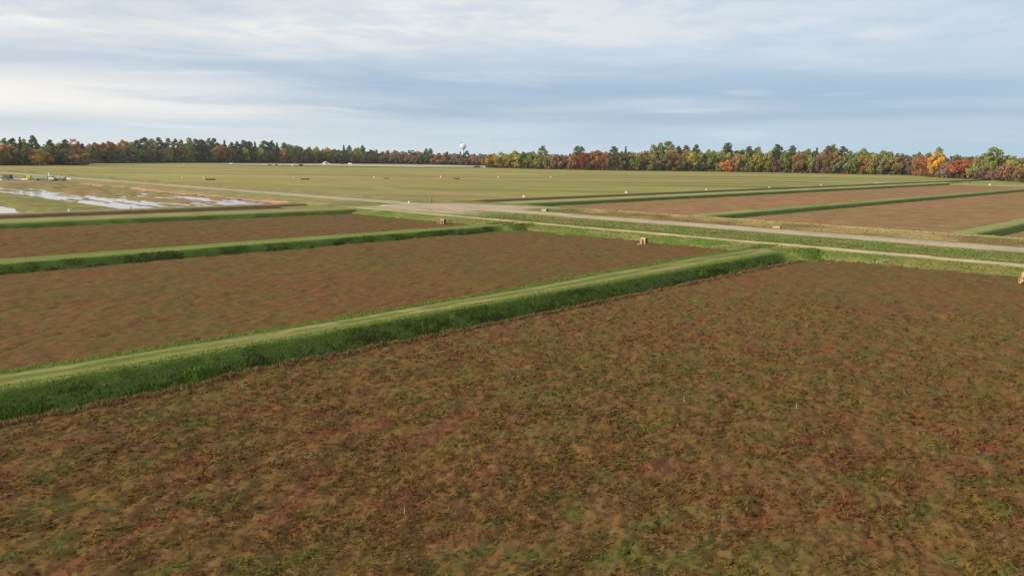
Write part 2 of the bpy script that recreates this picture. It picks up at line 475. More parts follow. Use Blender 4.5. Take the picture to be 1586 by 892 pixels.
def cw_c(X, Y, Z):
    wob = 0.9 * (fbm(Y * 0.05, X * 0.02, 3) - 0.5)
    x = X + wob
    n1 = fbm(X * 0.35, Y * 0.12, 4); n2 = fbm(X * 0.6 + 30, Y * 0.3, 4)
    c = lerp(GR_LUSH, GR_OLV, sm(n1, 0.35, 0.65))
    c = lerp(c, TAN, sm(n2, 0.55, 0.72) * 0.55)
    br = sm(x, 135.5, 137.5) * sm(x, 151.5, 149.0) * (1 - jn(Y)) * sm(Y, 172, 165)
    c = lerp(c, lerp((0.17, 0.125, 0.05), (0.30, 0.225, 0.095), sm(n1, 0.35, 0.68)), br)
    c = lerp(c, (0.095, 0.07, 0.034), br * np.exp(-((x - 139.5) / 2.0) ** 2) * sm(n2, 0.25, 0.5) * 0.9)
    rim = np.exp(-((x - 150.6) / 0.9) ** 2) * (1 - jn(Y)) * sm(Y, 170, 160)
    c = lerp(c, (0.46, 0.38, 0.18), rim * 0.95)
    verge = np.exp(-((x - 136.0) / 0.7) ** 2) * 0.5
    c = lerp(c, (0.36, 0.29, 0.15), verge)
    road = sm(x, 126.2, 127.2) * sm(x, 134.2, 133.2)
    rc = lerp(GRAVEL, PINKG, sm(fbm(X * 0.15, Y * 0.04, 3), 0.35, 0.7))
    rc = lerp(rc, (0.38, 0.32, 0.20), np.exp(-((x - 130.6) / 0.7) ** 2) * 0.6)
    far = sm(Y, 168, 185)
    c = lerp(c, lerp((0.30, 0.24, 0.10), (0.21, 0.21, 0.07), sm(n2, 0.4, 0.65)), far)
    c = lerp(c, rc, road * (1 - 0.12 * far) * (0.85 + 0.3 * n2).clip(0, 1))
    tr = np.exp(-((x - 110.2 - 0.5 * sm(Y, 60, 45)) / (1.05 + 0.75 * sm(Y, 58, 46))) ** 4) * sm(Y, 172, 150)
    c = lerp(c, SAND, tr * (0.75 + 0.4 * n1).clip(0, 1))
    edge = (fbm(X * 0.12, Y * 0.12, 3) - 0.5) * 12
    j = sm(Y + edge, 122, 133) * sm(Y + edge * 0.4, 163, 157) * sm(x, 111, 114) * sm(X + (Y - 140) * 0.25, 150, 143)
    c = lerp(c, lerp(PINKG, GRAVEL, sm(n2, 0.4, 0.7)), j * 0.92)
    return c
sheet('causeway', np.arange(103.5, 154.7, 0.3), np.concatenate([np.arange(-30, 200, 0.8), np.arange(200, 561, 2.0)]), cw_h, cw_c, TURF)
RAMP_TUFTS = []
def scatter(n, x0, x1, y0, y1):
    return x0 + (x1 - x0) * rng.random(n), y0 + (y1 - y0) * rng.random(n)
# the dikes run up to the track on sandy ramps
for (yc, wd, dh, dc) in ((49.6, 4.0, d1_h, d1_c), (101.5, 3.0, d2_h, d2_c)):
    def rh(X, Y, yc=yc, wd=wd, dh=dh):
        full = 0.03 - 0.85 * sm(np.abs(Y - yc), wd * 0.8, wd * 1.5) + 0.14 * (fbm(X * 0.9, Y * 0.9, 3) - 0.5)
        return dh(X, Y) * (1 - sm(X, 97.5, 103.5)) + full * sm(X, 97.5, 103.5) + 0.012
    def rc(X, Y, Z, yc=yc, wd=wd, dc=dc):
        n = fbm(X * 0.5, Y * 0.5, 4)
        g_ = lerp(lerp(GR_LUSH, GR_TOP, sm(n, 0.35, 0.6)), TAN, sm(n, 0.56, 0.72) * 0.5)
        g_ = lerp(g_, (0.38, 0.30, 0.16), sm(X, 104.5, 108.3) * sm(np.abs(Y - yc), wd, wd * 0.4) * 0.85)
        return lerp(dc(X, Y, Z), g_, sm(X, 97.5, 102.0))
    sheet('dike_ramp', np.arange(97.5, 109.3, 0.25), np.arange(yc - wd * 1.6, yc + wd * 1.6, 0.25), rh, rc, TURF)
    X, Y = scatter(1500, 101.5, 108.5, yc - wd * 1.55, yc + wd * 1.55)
    ok = (np.abs(Y - yc) > wd * 0.5) | (rng.random(len(X)) < 0.25)
    RAMP_TUFTS.append(np.stack([X[ok], Y[ok], rh(X[ok], Y[ok]) - 0.02], 1))

# ---- beds and dikes on the right
RB1, RB2 = (0.285, 0.150, 0.072), (0.245, 0.155, 0.066)
def rbed_c(X, Y, Z):
    n = fbm(X * 0.02, Y * 0.05, 4); n2 = fbm(X * 0.25, Y * 0.5, 4)
    c = lerp(RB2, RB1, sm(n + 0.14 * sm(Y, 85, 100), 0.40, 0.66))
    return c * (0.85 + 0.3 * n2)[..., None]
def rbed_h(X, Y):
    return BEDZ + 0.30 * (fbm(X * 0.6, Y * 0.9, 3) - 0.5)
for (ya, yb) in ((-20, 36.2), (42.5, 88.2), (95.5, 142.0)):
    sheet('cranberry_bed', np.concatenate([np.arange(153, 260, 0.8), np.arange(260, 516, 2.0)]), np.arange(ya, yb + 0.3, 0.8), rbed_h, rbed_c, TURF)
def rdike(bot, near, far, endx, x0=152.5, tan=0.0):
    def h(X, Y):
        Y = Y + 0.9 * (fbm(X * 0.04 + bot, X * 0 + 1.7, 3) - 0.5)
        z = np.interp(Y, [bot - 0.6, bot, bot + 0.5, near, far, far + 1.6, far + 3.0], [-1.1, -1.1, -1.4, 0.0, 0.0, -1.1, -1.3])
        return z * (0.92 + 0.16 * fbm(X * 0.2, Y * 0.5, 3)) + 0.22 * sm(near - Y, -0.2, 0.5) * (fbm(X * 0.6, Y, 3) - 0.5)
    def c(X, Y, Z):
        Y = Y + 0.9 * (fbm(X * 0.04 + bot, X * 0 + 1.7, 3) - 0.5)
        s = lerp(GR_DARK, (0.10, 0.115, 0.03), fbm(X * 0.2, Y * 0.6, 3))
        q = (Y - near) / (far - near)
        tp = lerp((0.180, 0.220, 0.058), (0.31, 0.295, 0.12), np.maximum(tan, sm(fbm(X * 0.03, Y * 0.4, 3), 0.5, 0.7) * 0.6) * sm(q, 0.1, 0.35))
        return lerp(s, tp, sm(Y, near - 0.3, near + 0.2))
    sheet('grass_dike', np.concatenate([np.arange(x0, 260, 1.0), np.arange(260, endx, 3.0)]), np.arange(bot - 0.6, far + 3.1, 0.3), h, c, TURF)
rdike(36.0, 38.0, 42.0, 300, 150.5, 0.55)
rdike(88.0, 90.0, 95.2, 520)
rdike(142.4, 144.3, 154.2, 545, 150.5, 0.85)

# ---- the wide far fields
def ff_h(X, Y):
    s = X * 0.69 + Y * 0.72                                # distance away from the camera
    z = -0.5 + 0.5 * (fbm(X * 0.004, Y * 0.004, 2) - 0.5)
    for k, sc in enumerate((330, 372, 410, 452, 500, 556, 620)):
        z = z + 0.35 * np.exp(-((s + 0.05 * X - sc) / 7) ** 2) - 0.35 * np.exp(-((s + 0.05 * X - sc + 12) / 7) ** 2)
    berm = np.interp(Y, [155, 157.5, 160.0, 163.0, 166.5], [-1.3, -1.2, 0.32, 0.32, -0.35])
    return np.where(Y < 166.5, berm * sm(X, 138, 156) + z * (1 - sm(X, 138, 156)), z)
def ff_c(X, Y, Z):
    s = X * 0.69 + Y * 0.72; u = X * 0.72 - Y * 0.69
    a = fbm(s * 0.016 + 3, u * 0.0025 + 8, 4)
    b = fbm(s * 0.05 + 13, u * 0.006 + 2, 3)
    k = fbm(X * 0.006 + 31, Y * 0.006, 4)
    c = lerp((0.300, 0.242, 0.086), (0.252, 0.262, 0.070), sm(a, 0.36, 0.62))
    c = lerp(c, (0.255, 0.270, 0.070), sm(u, -20, 260) * sm(k, 0.3, 0.6) * 0.8)
    c = lerp(c, (0.40, 0.35, 0.16), sm(b, 0.60, 0.74) * 0.55)
    c = lerp(c, (0.215, 0.165, 0.07), sm(b, 0.40, 0.27) * 0.55)
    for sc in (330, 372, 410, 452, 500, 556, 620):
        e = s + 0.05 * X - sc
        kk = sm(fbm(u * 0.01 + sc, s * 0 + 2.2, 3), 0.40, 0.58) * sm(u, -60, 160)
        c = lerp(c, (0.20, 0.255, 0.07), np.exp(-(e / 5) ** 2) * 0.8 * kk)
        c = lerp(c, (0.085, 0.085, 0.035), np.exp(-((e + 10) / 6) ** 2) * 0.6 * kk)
    c = lerp(c, (0.36, 0.27, 0.13), np.exp(-((X - 188 - 3 * np.sin(Y * 0.03)) / 3.0) ** 2) * sm(Y, 165, 172) * sm(Y, 420, 260) * 0.75)   # old wheel track
    dk = sm(Y, 153, 155) * sm(Y, 160.6, 159.8)
    c = lerp(c, (0.10, 0.08, 0.036), dk * 0.9)
    return c
sheet('field', np.concatenate([np.arange(150, 400, 2.0), np.arange(400, 900, 5.0)]), np.concatenate([np.arange(155.5, 167, 0.5), np.arange(167.5, 420, 3.0), np.arange(420, 1120, 6.0)]), ff_h, ff_c, FIELD)
def fl_c(X, Y, Z):
    a = fbm(Y * 0.015 + 3, X * 0.004 + 8, 4); k = fbm(X * 0.01 + 31, Y * 0.01, 4)
    c = lerp((0.30, 0.215, 0.11), (0.215, 0.205, 0.08), sm(a, 0.40, 0.6))
    return lerp(c, (0.21, 0.16, 0.11), sm(Y, 470, 540) * sm(Y, 800, 700) * sm(X, 200, 60) * 0.8)
sheet('field', np.arange(-260, 151, 4.0), np.concatenate([np.arange(560, 1120, 6.0)]), lambda X, Y: ff_h(X, Y) * 0 - 0.5, fl_c, FIELD)
sheet('field', np.arange(152, 160, 2.0), np.arange(165, 170, 2.0), lambda X, Y: X * 0 - 1.2, fl_c, FIELD)
# grassland at the far end of the right-hand beds
def fr_c(X, Y, Z):
    n = fbm(X * 0.015, Y * 0.03, 4)
    c = lerp((0.225, 0.27, 0.085), (0.30, 0.28, 0.115), sm(n, 0.4, 0.65))
    return lerp(c, (0.46, 0.37, 0.21), np.exp(-((X - 610 + 0.25 * (Y - 150)) / 10) ** 2) * sm(Y, 120, 170) * 0.7)
sheet('grassland', np.arange(512, 960, 4.0), np.arange(-120, 153, 2.5), lambda X, Y: np.interp(X, [512, 517, 900], [-1.0, -0.35, 0.2]) + 0.2 * (fbm(X * 0.02, Y * 0.02, 3) - 0.5), fr_c, FIELD)

# ---- left: flooded beds, banks, far bed
def lf_h(X, Y):
    z = -0.78 + 0.34 * (fbm(X * 0.16, Y * 0.055, 4) - 0.5) * 2 + 1.15 * (fbm(X * 0.60 + 3, Y * 0.11, 4) - 0.5)
    z = z - 0.13 * sm(X, 92, 74) * sm(X, 69, 71) - 0.09 * sm(Y, 262, 215) + 0.30 * sm(X, 80, 95) * sm(Y, 230, 300)
    bank = sm(X, 53, 56.5) * sm(X, 70.5, 67.5)             # grassy bank between the two flooded beds
    z = z * (1 - bank) + (-0.15) * bank
    z = np.where(X < 53, z + 0.16 * sm(X, 50, 44), z)
    z = z + (0.1 - z) * sm(Y, 344, 352)                    # cross dike where the machines stand
    z = z + (-0.75 - z) * sm(Y, 422, 430)
    near = sm(Y, 192, 187)
    z = z * (1 - near) + (-0.45) * near
    y0 = 167.5 - 0.06 * X
    face = np.interp(Y, [160, 174, 180.5, 183], [-1.6, -1.6, -1.2, -0.42])
    return np.where(Y < 183, np.minimum(face + 0.3 * (fbm(X * 0.4, Y * 0.6, 3) - 0.5), 0), z)
def lf_c(X, Y, Z):
    n = fbm(X * 0.08, Y * 0.04, 4); n2 = fbm(X * 0.3, Y * 0.2, 3)
    c = lerp((0.225, 0.185, 0.070), (0.27, 0.185, 0.085), sm(n, 0.4, 0.62))
    bank = sm(X, 51, 56) * sm(X, 71, 68)
    c = lerp(c, lerp((0.185, 0.185, 0.05), (0.26, 0.215, 0.09), sm(n2, 0.5, 0.7)), bank)
    c = lerp(c, (0.27, 0.20, 0.10), sm(X, 50, 44) * 0.6)
    c = lerp(c, (0.31, 0.235, 0.125), sm(Y, 346, 352) * sm(n2, 0.4, 0.6))
    c = lerp(c, (0.225, 0.16, 0.115), sm(Y, 424, 432))
    c = lerp(c, (0.24, 0.205, 0.09), sm(Y, 192, 187))
    return lerp(c, lerp((0.08, 0.052, 0.026), (0.125, 0.08, 0.038), n2), sm(Y, 183.2, 182.2))
sheet('flooded_bed', np.arange(-60, 113.6, 0.9), np.concatenate([np.arange(159, 200, 0.5), np.arange(200, 360, 1.3), np.arange(360, 561, 3.0)]), lf_h, lf_c, TURF)
def flat(name, pts, z, mat, kind='structure'):
    v = np.array([[x, y, z] for x, y in pts], float)
    o = link(name, np_mesh(name, v, np.array([list(range(len(pts)))])), mat)
    o['kind'] = kind
    return o
flat('water', [(-60, 186), (113, 186), (113, 346), (-60, 346)], -0.84, WATER)
pts = [ground_at(x, y, -0.3) for x, y in ((345, 254.6), (500, 255.0), (640, 256.0), (757, 257.4), (757, 259.4), (640, 259.6), (480, 257.2), (345, 256.0))]
flat('sand_flat', pts, 0.15, SANDM)
# floating cranberries gathered against the bank
X, Y, f = grid(np.linspace(0, 1, 14), np.linspace(187, 342, 190))
wid = 1.2 + 3.2 * fbm(Y * 0.05, Y * 0 + 2, 3) + 1.5 * fbm(Y * 0.4, Y * 0 + 5, 2)
xx = 113.3 - X * wid
me = np_mesh('floating_cranberries', np.stack([xx, Y, np.maximum(lf_h(xx, Y) + 0.04, -0.80) + 0.05 * fbm(xx * 3, Y * 3, 2)], 1), f, None, True)
tag(link('floating_cranberries', me, BERRY), 'band of reddish floating cranberries along the far edge of the flooded bed', 'cranberries', kind='stuff')

# ------------------------------------------------------------------ vegetation: blades and sprigs
def blades(name, P, H, Wd, col, lean=0.35, mat=BLADE, label=None, cat=None):
    """one narrow triangle-pair per blade"""
    n = len(P)
    a = rng.random(n) * 2 * math.pi
    dxy = np.stack([np.cos(a), np.sin(a), np.zeros(n)], 1)
    b = rng.random(n) * 2 * math.pi
    ln = np.stack([np.cos(b), np.sin(b), np.zeros(n)], 1) * (H * lean * rng.random(n))[:, None]
    upv = np.zeros((n, 3)); upv[:, 2] = H
    v = np.stack([P - dxy * Wd[:, None] / 2, P + dxy * Wd[:, None] / 2,
                  P + dxy * Wd[:, None] * 0.42 + upv * 0.6 + ln * 0.5, P - dxy * Wd[:, None] * 0.30 + upv + ln], 1).reshape(-1, 3)
    f = np.arange(4 * n).reshape(n, 4)
    me = np_mesh(name, v, f, np.repeat(col, 4, 0))
    o = link(name, me, mat)
    return tag(o, label, cat, kind='stuff')
def tone(base, n, var=0.3, hue=0.1):
    k = 1 + var * (rng.random((n, 1)) * 2 - 1)
    h = 1 + hue * (rng.random((n, 3)) * 2 - 1)
    return np.asarray(base) * k * h

# vine uprights over the near bed
Xs, Ys = scatter(1000000, -8, 100, -6, 43.4)
R = np.hypot(Xs, Ys)
dens = np.interp(R, [14, 28, 42, 60, 85], [0.80, 0.42, 0.15, 0.045, 0.0])
patch = sm(fbm(Xs * 0.55, Ys * 0.9, 3), 0.36, 0.62)
ok = seen(Xs, Ys, 6) & (R > 17) & (R < 105) & (rng.random(len(Xs)) < dens * (0.25 + 0.75 * patch)) & (Ys < edge_near(Xs) - 0.1)
Xs, Ys, R = Xs[ok], Ys[ok], R[ok]
n = len(Xs)
print('sprigs', n)
P = np.stack([Xs, Ys, vine_h(Xs, Ys) - 0.02], 1)
sc = np.interp(R, [17, 40, 100], [1.0, 1.5, 2.4]) * (0.6 + 0.8 * rng.random(n))
blades('vine_uprights', P, 0.070 * sc, 0.080 * sc, np.repeat(rng.random((n, 1)), 3, 1), 3.2, SPRIG,
       'low tangled cranberry vines with red and olive shoots covering the nearest bed', 'vines')

# rank growth on the ditch side of the near dike
def slope_grass(n, y_lo, y_hi, hfun, x0, x1, hmin, hmax, wmin, wmax, lab, seed_shift):
    X, q = scatter(n, x0, x1, 0, 1)
    lo, hi = y_lo(X), y_hi(X)
    Y = lo + (hi - lo) * q
    cl = fbm(X * 0.45 + seed_shift, Y * 0.9, 4)
    ok = rng.random(n) < (0.35 + 0.65 * sm(cl, 0.4, 0.6))
    X, Y, q, cl = X[ok], Y[ok], q[ok], cl[ok]
    n = len(X)
    H = (hmin + (hmax - hmin) * rng.random(n)) * (0.6 + 1.1 * sm(cl, 0.45, 0.72)) * np.interp(q, [0, 0.5, 0.9, 1], [1.0, 1.15, 0.6, 0.3])
    Wd = wmin + (wmax - wmin) * rng.random(n)
    c = lerp((0.080, 0.122, 0.025), (0.120, 0.205, 0.036), sm(cl, 0.5, 0.68)) * (0.7 + 0.6 * rng.random((n, 1)))
    dead = sm(fbm(X * 0.22 + 60, Y * 0.8, 3), 0.56, 0.68) * 0.8
    c = lerp(c, (0.085, 0.075, 0.045), dead * 0.6)
    dry = rng.random(n) < 0.06
    c[dry] = tone((0.22, 0.17, 0.08), dry.sum())
    blades('ditch_grass', np.stack([X, Y, hfun(X, Y) - 0.03], 1), H, Wd, c, 0.5, BLADE, lab, 'grass')
slope_grass(70000, lambda X: edge_near(X) + 0.25, lambda X: 46.05 + 0.018 * (X - 10), d1_h, -5, 104, 0.12, 0.27, 0.05, 0.10,
            'dark green rank grass and weeds in the ditch beside the near dike', 4)
e2 = lambda X, Y: np.interp((Y - edge2(X)) / (99.2 + 0.012 * (X - 23) - edge2(X)), [0, 0.2, 0.4, 1.0], [-1.1, -1.5, -1.3, 0.0])
slope_grass(22000, lambda X: edge2(X) + 0.2, lambda X: 99.25 + 0.012 * (X - 23), e2, 5, 104, 0.10, 0.24, 0.10, 0.2,
            'dark green ditch grass along the second dike on the left', 9)
# ragged fringe on the dike tops and dry tufts along the bed edge
X, q = scatter(20000, -5, 104, 0, 1)
band = rng.random(len(X))
Y = np.where(band < 0.5, 46.0 + 0.018 * (X - 10) + 0.9 * q ** 2, d1_far(X) - 1.1 * q ** 2 + 0.2)
n = len(X)
blades('verge_grass', np.stack([X, Y, d1_h(X, Y) - 0.01], 1), np.where(band < 0.5, 0.03, 0.05) + np.where(band < 0.5, 0.06, 0.12) * rng.random(n), 0.05 + 0.06 * rng.random(n),
       tone((0.165, 0.220, 0.048), n, 0.35), 0.6, BLADE, 'ragged light green grass fringing the top of the near dike', 'grass')
X, q = scatter(14000, -5, 104, 0, 1)
Y = edge_near(X) - 0.05 - 0.5 * q ** 2
n = len(X)
blades('edge_tufts', np.stack([X, Y, vine_h(X, Y) - 0.02], 1), 0.10 + 0.16 * rng.random(n), 0.07 + 0.08 * rng.random(n),
       tone((0.24, 0.155, 0.075), n, 0.35), 0.8, BLADE, 'dry brown tufts along the ditch edge of the nearest bed', 'tufts')
# grass on the causeway verges
X, Y = scatter(10000, 104.2, 125, 8, 120)
ok = (np.abs(X - 110.5) > 2.1)
X, Y = X[ok], Y[ok]; n = len(X)
cl = fbm(X * 0.35, Y * 0.25, 3)
blades('causeway_grass', np.stack([X, Y, cw_h(X, Y) - 0.02], 1), (0.06 + 0.15 * rng.random(n)) * (0.6 + cl), 0.14 + 0.16 * rng.random(n),
       lerp((0.125, 0.175, 0.040), (0.235, 0.21, 0.075), sm(cl, 0.42, 0.64)) * (0.7 + 0.6 * rng.random((n, 1))), 0.6, BLADE,
       'green and straw grass tufts on the causeway beside the sandy track', 'grass')

X, Y = scatter(5000, 136.2, 152.5, 4, 122)
n = len(X); cl = fbm(X * 0.4 + 7, Y * 0.12, 3)
blades('ditch_straw', np.stack([X, Y, cw_h(X, Y) - 0.02], 1), (0.05 + 0.14 * rng.random(n)) * (0.5 + cl), 0.16 + 0.18 * rng.random(n),
       lerp((0.21, 0.16, 0.066), (0.30, 0.235, 0.10), sm(cl, 0.38, 0.62)) * (0.7 + 0.6 * rng.random((n, 1))), 0.7, BLADE,
       'dry straw-coloured grass in the long ditch beyond the gravel road', 'grass')
P = np.concatenate(RAMP_TUFTS); n = len(P)
blades('ramp_grass', P, 0.08 + 0.18 * rng.random(n), 0.12 + 0.12 * rng.random(n), tone((0.14, 0.18, 0.042), n, 0.35), 0.6, BLADE,
       'green grass tufts on the ramps where the dikes meet the sandy track', 'grass')

# ------------------------------------------------------------------ trees
def crown_quads(cent, rad, n, size, flat=0.8, lo=0.80, hi=1.22):
    """n leaf quads on and in a set of clumps; returns verts, faces, colour factor"""
    k = rng.integers(0, len(cent), n)
    dv = rng.normal(size=(n, 3)); dv /= np.linalg.norm(dv, axis=1)[:, None]
    rr = rad[k] * (0.55 + 0.5 * rng.random(n))
    p = cent[k] + dv * rr[:, None] * np.array([1, 1, flat])
    a = rng.normal(size=(n, 3)); a /= np.linalg.norm(a, axis=1)[:, None]
    b = np.cross(a, dv + 0.6 * rng.normal(size=(n, 3))); b /= np.linalg.norm(b, axis=1)[:, None] + 1e-9
    s = (size * (0.6 + 0.8 * rng.random(n)))[:, None]
    v = np.stack([p - a * s - b * s * 0.7, p + a * s - b * s * 0.6, p + a * s * 0.8 + b * s * 0.7, p - a * s * 0.7 + b * s * 0.8], 1).reshape(-1, 3)
    clump = (0.80 + 0.40 * rng.random(len(cent)))[k]
    f = clump * (lo + (hi - lo) * rng.random(n))
    col = np.repeat(np.stack([f, f * (0.92 + 0.16 * rng.random(n)), f * (0.9 + 0.2 * rng.random(n))], 1), 4, 0)
    return v, np.arange(4 * n).reshape(n, 4), col
def limb(path, radii, sides=6):
    path = np.asarray(path, float)
    V, F = [], []
    for i, (p, r) in enumerate(zip(path, radii)):
        for s in range(sides):
            a = 2 * math.pi * s / sides
            V.append((p[0] + r * math.cos(a), p[1] + r * math.sin(a), p[2]))
    for i in range(len(path) - 1):
        for s in range(sides):
            t_ = (s + 1) % sides
            F.append((i * sides + s, i * sides + t_, (i + 1) * sides + t_, (i + 1) * sides + s))
    return V, F
def trunk_mesh(name, height, r, tips, mat):
    """tapered, slightly bent trunk with limbs towards the given points; unit-tall tree"""
    bx, by = random.uniform(-.02, .02), random.uniform(-.02, .02)
    V, F = limb([(0, 0, -0.02), (0, 0, 0.04), (bx, by, height * .4), (bx * .5, by * .5, height * .75), (0, 0, height)], [r * 1.5, r, r * .8, r * .5, r * .15])
    for (x, y, z) in tips:
        z0 = max(0.12, z - 0.22)
        v, f = limb([(bx * .6, by * .6, z0), (x * .5, y * .5, z0 + (z - z0) * .6), (x, y, z)], [r * .4, r * .28, r * .08], 4)
        o = len(V); V += v; F += [tuple(i + o for i in q) for q in f]
    me = bpy.data.meshes.new(name); me.from_pydata(V, [], F); me.materials.append(mat)
    return me
PROTO = {}
def make_proto(kind, variants):
    for k in range(variants):
        if kind == 'round':
            nc = 26
            u = rng.normal(size=(nc, 3)); u /= np.linalg.norm(u, axis=1)[:, None]
            c = u * (rng.random((nc, 1)) ** 0.4) * np.array([0.31, 0.31, 0.36]) + np.array([0, 0, 0.52])
            rad = 0.09 + 0.07 * rng.random(nc); q = 1900; s = 0.036; th, tr = 0.72, 0.016
        elif kind == 'oval':
            nc = 24
            zz = 0.12 + 0.80 * rng.random(nc)
            w_ = 0.20 * np.sqrt(np.clip(1 - ((zz - 0.54) / 0.47) ** 2, 0.03, 1))
            a = rng.random(nc) * 6.283
            c = np.stack([np.cos(a) * w_, np.sin(a) * w_, zz], 1)
            rad = 0.07 + 0.06 * rng.random(nc); q = 850; s = 0.026; th, tr = 0.8, 0.014
        elif kind == 'pine':            # tall white pine: bare lower trunk, ragged flat tiers
            tiers = np.linspace(0.34, 0.97, 9)
            c, rad = [], []
            for i, zz in enumerate(tiers):
                w_ = np.interp(zz, [0.34, 0.55, 0.8, 0.97], [0.18, 0.22, 0.17, 0.04]) * random.uniform(0.8, 1.2)
                m_ = 4 if zz < 0.9 else 2
                a0 = random.random() * 6.28
                for j in range(m_):
                    a = a0 + j * 6.283 / m_ + random.uniform(-.4, .4)
                    l = w_ * random.uniform(0.6, 1.1)
                    c.append((math.cos(a) * l, math.sin(a) * l, zz + random.uniform(-.03, .03))); rad.append(random.uniform(.07, .11))
            c, rad = np.array(c), np.array(rad); q = 1100; s = 0.024; th, tr = 0.96, 0.014
        elif kind == 'spruce':
            zz = np.linspace(0.12, 0.98, 34)
            a = np.arange(34) * 2.4
            w_ = 0.17 * (1 - zz) + 0.008
            c = np.stack([np.cos(a) * w_, np.sin(a) * w_, zz], 1)
            rad = 0.03 + 0.07 * (1 - zz); q = 750; s = 0.020; th, tr = 0.97, 0.013
        else:                           # shrub: several stems, foliage down to the ground
            nc = 22
            u = rng.normal(size=(nc, 3)); u /= np.linalg.norm(u, axis=1)[:, None]
            c = u * (rng.random((nc, 1)) ** 0.4) * np.array([0.48, 0.48, 0.36]) + np.array([0, 0, 0.46])
            c[:, 2] = np.clip(c[:, 2], 0.10, 1)
            rad = 0.13 + 0.08 * rng.random(nc); q = 800; s = 0.045; th, tr = 0.6, 0.02
        if kind == 'pine':
            v, f, col = crown_quads(c, rad, q, s, 0.5)
        else:
            v, f, col = crown_quads(c, rad, q, s, 0.85)
        me = np_mesh('crown_' + kind, v, f, col); me.materials.append(LEAF)
        tips = [tuple(c[i]) for i in rng.choice(len(c), 7, replace=False)]
        PROTO.setdefault(kind, []).append((me, trunk_mesh('trunk_' + kind, th, tr, tips, BARK), trunk_mesh('trunk_birch', th, tr * .9, tips, BIRCHB), c, rad))
make_proto('round', 4); make_proto('oval', 3); make_proto('pine', 4); make_proto('spruce', 2); make_proto('shrub', 3)

COL = {'dark green': (0.064, 0.086, 0.036), 'green': (0.130, 0.154, 0.052), 'olive': (0.185, 0.178, 0.058), 'grey-green': (0.140, 0.132, 0.070),
       'yellow-green': (0.235, 0.210, 0.050), 'pale green': (0.215, 0.235, 0.085), 'yellow': (0.40, 0.270, 0.050), 'golden': (0.56, 0.36, 0.065),
       'orange': (0.37, 0.21, 0.080), 'bright orange': (0.56, 0.25, 0.080), 'tan': (0.27, 0.19, 0.085), 'rust': (0.225, 0.130, 0.058),
       'brick red': (0.195, 0.100, 0.060), 'red-orange': (0.29, 0.140, 0.072), 'crimson': (0.38, 0.080, 0.075), 'scarlet': (0.43, 0.160, 0.090),
       'mauve-brown': (0.165, 0.110, 0.085), 'brown': (0.150, 0.100, 0.055), 'grey-brown': (0.125, 0.105, 0.075)}
NAMES = {'round': 'broadleaf_tree', 'oval': 'slender_tree', 'pine': 'pine_tree', 'spruce': 'spruce_tree', 'shrub': 'shrub', 'birch': 'birch_tree'}
WORDS = {'round': 'broadleaf tree', 'oval': 'slender tree', 'pine': 'pine', 'spruce': 'spruce', 'shrub': 'shrub', 'birch': 'white-trunked birch'}
ASPECT = {'round': 0.78, 'oval': 0.50, 'pine': 0.50, 'spruce': 0.40, 'shrub': 1.15, 'birch': 0.50}
TREES = []
def base_at(line, px):
    xs = [a for a, b in line]; ys = [b for a, b in line]
    return float(np.interp(px, xs, ys))
LINE_R = [(750, 259.6), (850, 262), (950, 264), (1100, 265.5), (1250, 268), (1350, 270), (1410, 271), (1440, 274), (1490, 276.3), (1586, 283), (1700, 292)]
LINE_L = [(-120, 257), (0, 256.2), (134, 255.8), (140, 253.0), (300, 252.3), (400, 252.7), (500, 253.2), (600, 253.9), (700, 255.6), (760, 257.2)]
def add_tree(px, top, wpx, colour, kind, row, wood, special=None):
    line = LINE_R if wood == 'right' else LINE_L
    x, y = ground_at(px, base_at(line, px) + (0.6 if row == 'low' else 0.0), -0.3)
    r = math.hypot(x, y)
    back = {'front': 0.0, 'low': 0.0, 'rear': random.uniform(14, 26)}[row]
    x, y = x * (1 + back / r), y * (1 + back / r)
    z0 = -0.55
    h = max(3.0, top_z(px, top, x, y) - z0)
    width = wpx * math.hypot(x, y) / FPX
    pk = 'oval' if kind == 'birch' else kind
    vi = random.randrange(len(PROTO[pk]))
    crown, trunk, btrunk, c, rad = PROTO[pk][vi]
    e = empty(NAMES[kind], (x, y, z0), random.random() * 6.283)
    sxy = width / ASPECT[kind]
    sxy = min(max(sxy * 1.12, h * 0.72), h * 1.9)
    e.scale = (sxy, sxy, h)
    co = link('crown', crown, None, e)
    k = random.uniform(0.88, 1.12)
    co.color = (*(min(0.85, v * k * (1.95 if max(COL[colour]) < 0.24 else 1.25 if max(COL[colour]) < 0.35 else 1.1)) for v in COL[colour]), 1.0)
    link('trunk', btrunk if kind == 'birch' else trunk, None, e)
    TREES.append(dict(o=e, px=px, colour=colour, kind=kind, row=row, wood=wood, special=special, top=top))

